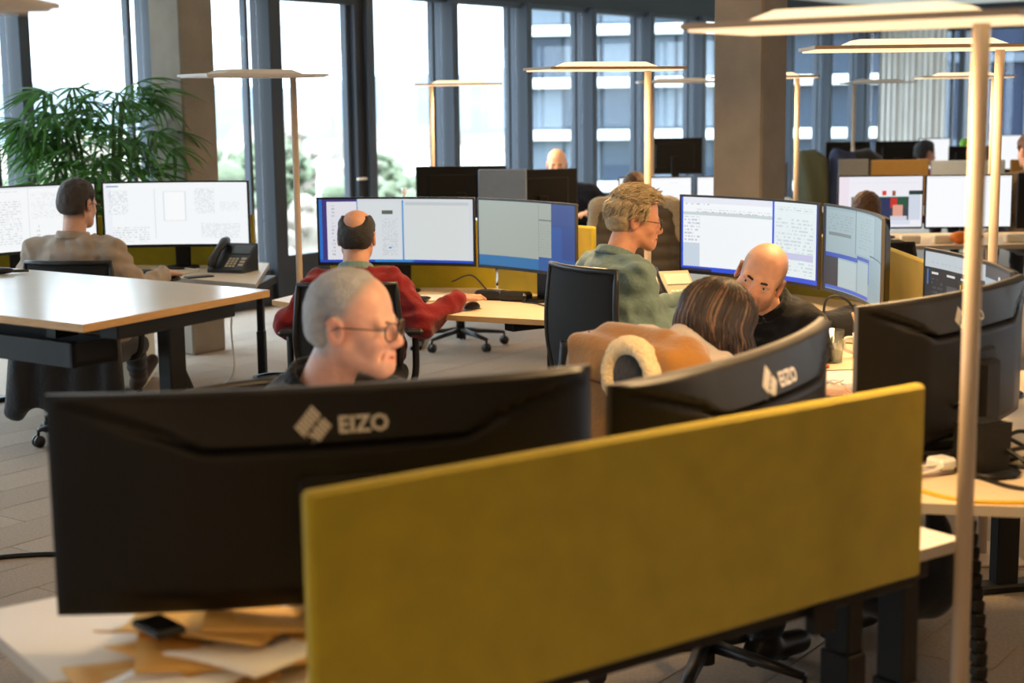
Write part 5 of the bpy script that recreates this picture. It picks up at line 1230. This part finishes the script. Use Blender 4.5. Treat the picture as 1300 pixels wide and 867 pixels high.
# ---- under the right desk
cc = thing('cable_chain', 'black segmented cable chain hanging from the right desk to the floor', 'cable chain', (1.05,3.46,0))
seg = MB().box((-.014,-.02,-.016),(.014,.02,.014), bev=.004).build('segment', 'black_plastic', cc)
for k in range(22):
    z = .70-k*.0318; t = k/21; o = seg if k == 0 else share('segment', seg, cc)
    o.location = (.02*math.sin(t*3)+.03*t, -.03*t, z); o.rotation_euler = (0,.08,.2)
MB().lathe([(0,0),(.06,0),(.055,.012),(0,.016)], 20, TR(.03,-.03,0)).build('floor_foot', 'black_plastic', cc)
bg_ = thing('black_bag', 'black bag hanging under the right desk edge', 'bag', (.97,3.66,0))
f = Field((-.2,-.12,.30),(.2,.12,.72), .010); f.ell((-.02,0,.44), (.13,.06,.075), None, .04); f.ell((.07,0,.50), (.05,.06,.12), None, .03); f.ell((-.05,0,.50), (.10,.05,.10), None, .03); f.cone((-.08,0,.56), (-.05,0,.70), .02, .012, .03); f.cone((.07,0,.60), (.05,0,.70), .02, .012, .03); f.rbox((0,0,.705), (.08,.015,.004), .005, None, .01)
f.disp(lambda x,y,z: wob((x,y,z), 30, .004)); f.build('pouch', 'coat_black', bg_)
MB().tube(curve([(-.10,-.065,.52),(-.06,-.075,.45),(-.03,-.07,.52)]), .003).build('cord', 'cable_white', bg_)
# ---- desk below the video call
for x, y, l in ((2.52,9.68,'light notepad left below the video call'),(2.72,9.66,'pale box in the middle below the white monitor'),(3.18,9.68,'pale box right below the white monitor')):
    o = MB().box((-.06,-.035,0),(.06,.035,.05), bev=.006).build('desk_box', 'cream_metal'); o.location = (x,y,.74); tag(o, l, 'box')
o = MB().sphere((0,0,.04), (.07,.05,.04)).build('orange_bowl', 'orange_thing'); o.location = (2.82,9.60,.74); tag(o, 'orange object below the white monitor on the right', 'object')
# ---- potted palm
def palm(loc):
    r = thing('potted_palm', 'tall potted bamboo palm in front of the left window', 'plant', loc); rr = random.Random(21)
    MB().lathe([(0,0),(.17,0),(.21,.38),(.19,.38),(.18,.34),(0,.34)], 28).build('pot', 'pot', r); MB().lathe([(0,.341),(.18,.341)], 24).build('soil', 'soil', r)
    protos_ = []
    for k in range(5):
        V = []; Fc = []; Cl = []
        nl = rr.randint(7,10)
        for j in range(nl):       # leaflets spread like a hand, drooping
            a = (j/(nl-1)-.5)*2.2+rr.uniform(-.1,.1); L = rr.uniform(.24,.36)*(1-.25*abs(a)/1.1); w = rr.uniform(.008,.014); dr = rr.uniform(.25,.7); c0 = rr.uniform(.75,1.25)
            d = Vector((math.sin(a), math.cos(a), 0)); n0 = Vector((d.y,-d.x,0)); b = len(V)
            for q in range(6):
                t = q/5; ww = w*(.35+1.9*t*(1-t)*1.4) if q < 5 else .001
                p = d*L*t+Vector((0,0,.06*t-dr*L*t*t)); V += [p-n0*ww, p+Vector((0,0,-ww*.5)), p+n0*ww]
                cc_ = lin((int(74*c0),int(116*c0),int(54*c0))); Cl += [cc_]*3
            for q in range(5):
                for e in (0,1): i0 = b+q*3+e; Fc.append((i0,i0+1,i0+4,i0+3))
        me = bpy.data.meshes.new('frond'); me.from_pydata(V, [], Fc); at = me.color_attributes.new('Col','FLOAT_COLOR','POINT')
        at.data.foreach_set('color', [x for c in Cl for x in (*c,1.)]); me.materials.append(MATS['leaf']); protos_.append(me)
    for i in range(13):
        a = rr.uniform(0,6.28); sp = rr.uniform(.04,.40); h = 1.95-1.1*sp+rr.uniform(-.25,.06)
        tip = Vector((math.cos(a)*sp, math.sin(a)*sp, h)); pts = curve([(math.cos(a)*.05, math.sin(a)*.05, .33), (tip.x*.5, tip.y*.5, h*.6), tuple(tip)], 5)
        MB().tube(pts, .010, 6).build('stem', 'stem', r)
        for k in range(15):
            t = rr.uniform(.45,1.0) if k > 3 else 1.0; p = pts[min(len(pts)-1, int(t*(len(pts)-1)))]; b = a+rr.uniform(-2.4,2.4)
            Ls = rr.uniform(.06,.26); e = p+Vector((math.cos(b)*Ls, math.sin(b)*Ls, rr.uniform(-.02,.10)))
            o = bpy.data.objects.new('frond', rr.choice(protos_)); COL.objects.link(o); o.parent = r; o.location = e
            o.rotation_euler = (rr.uniform(-.5,.3), rr.uniform(-.3,.3), b-math.pi/2); s = rr.uniform(.75,1.15); o.scale = (s,s,s)
palm((-2.52,9.62,0))
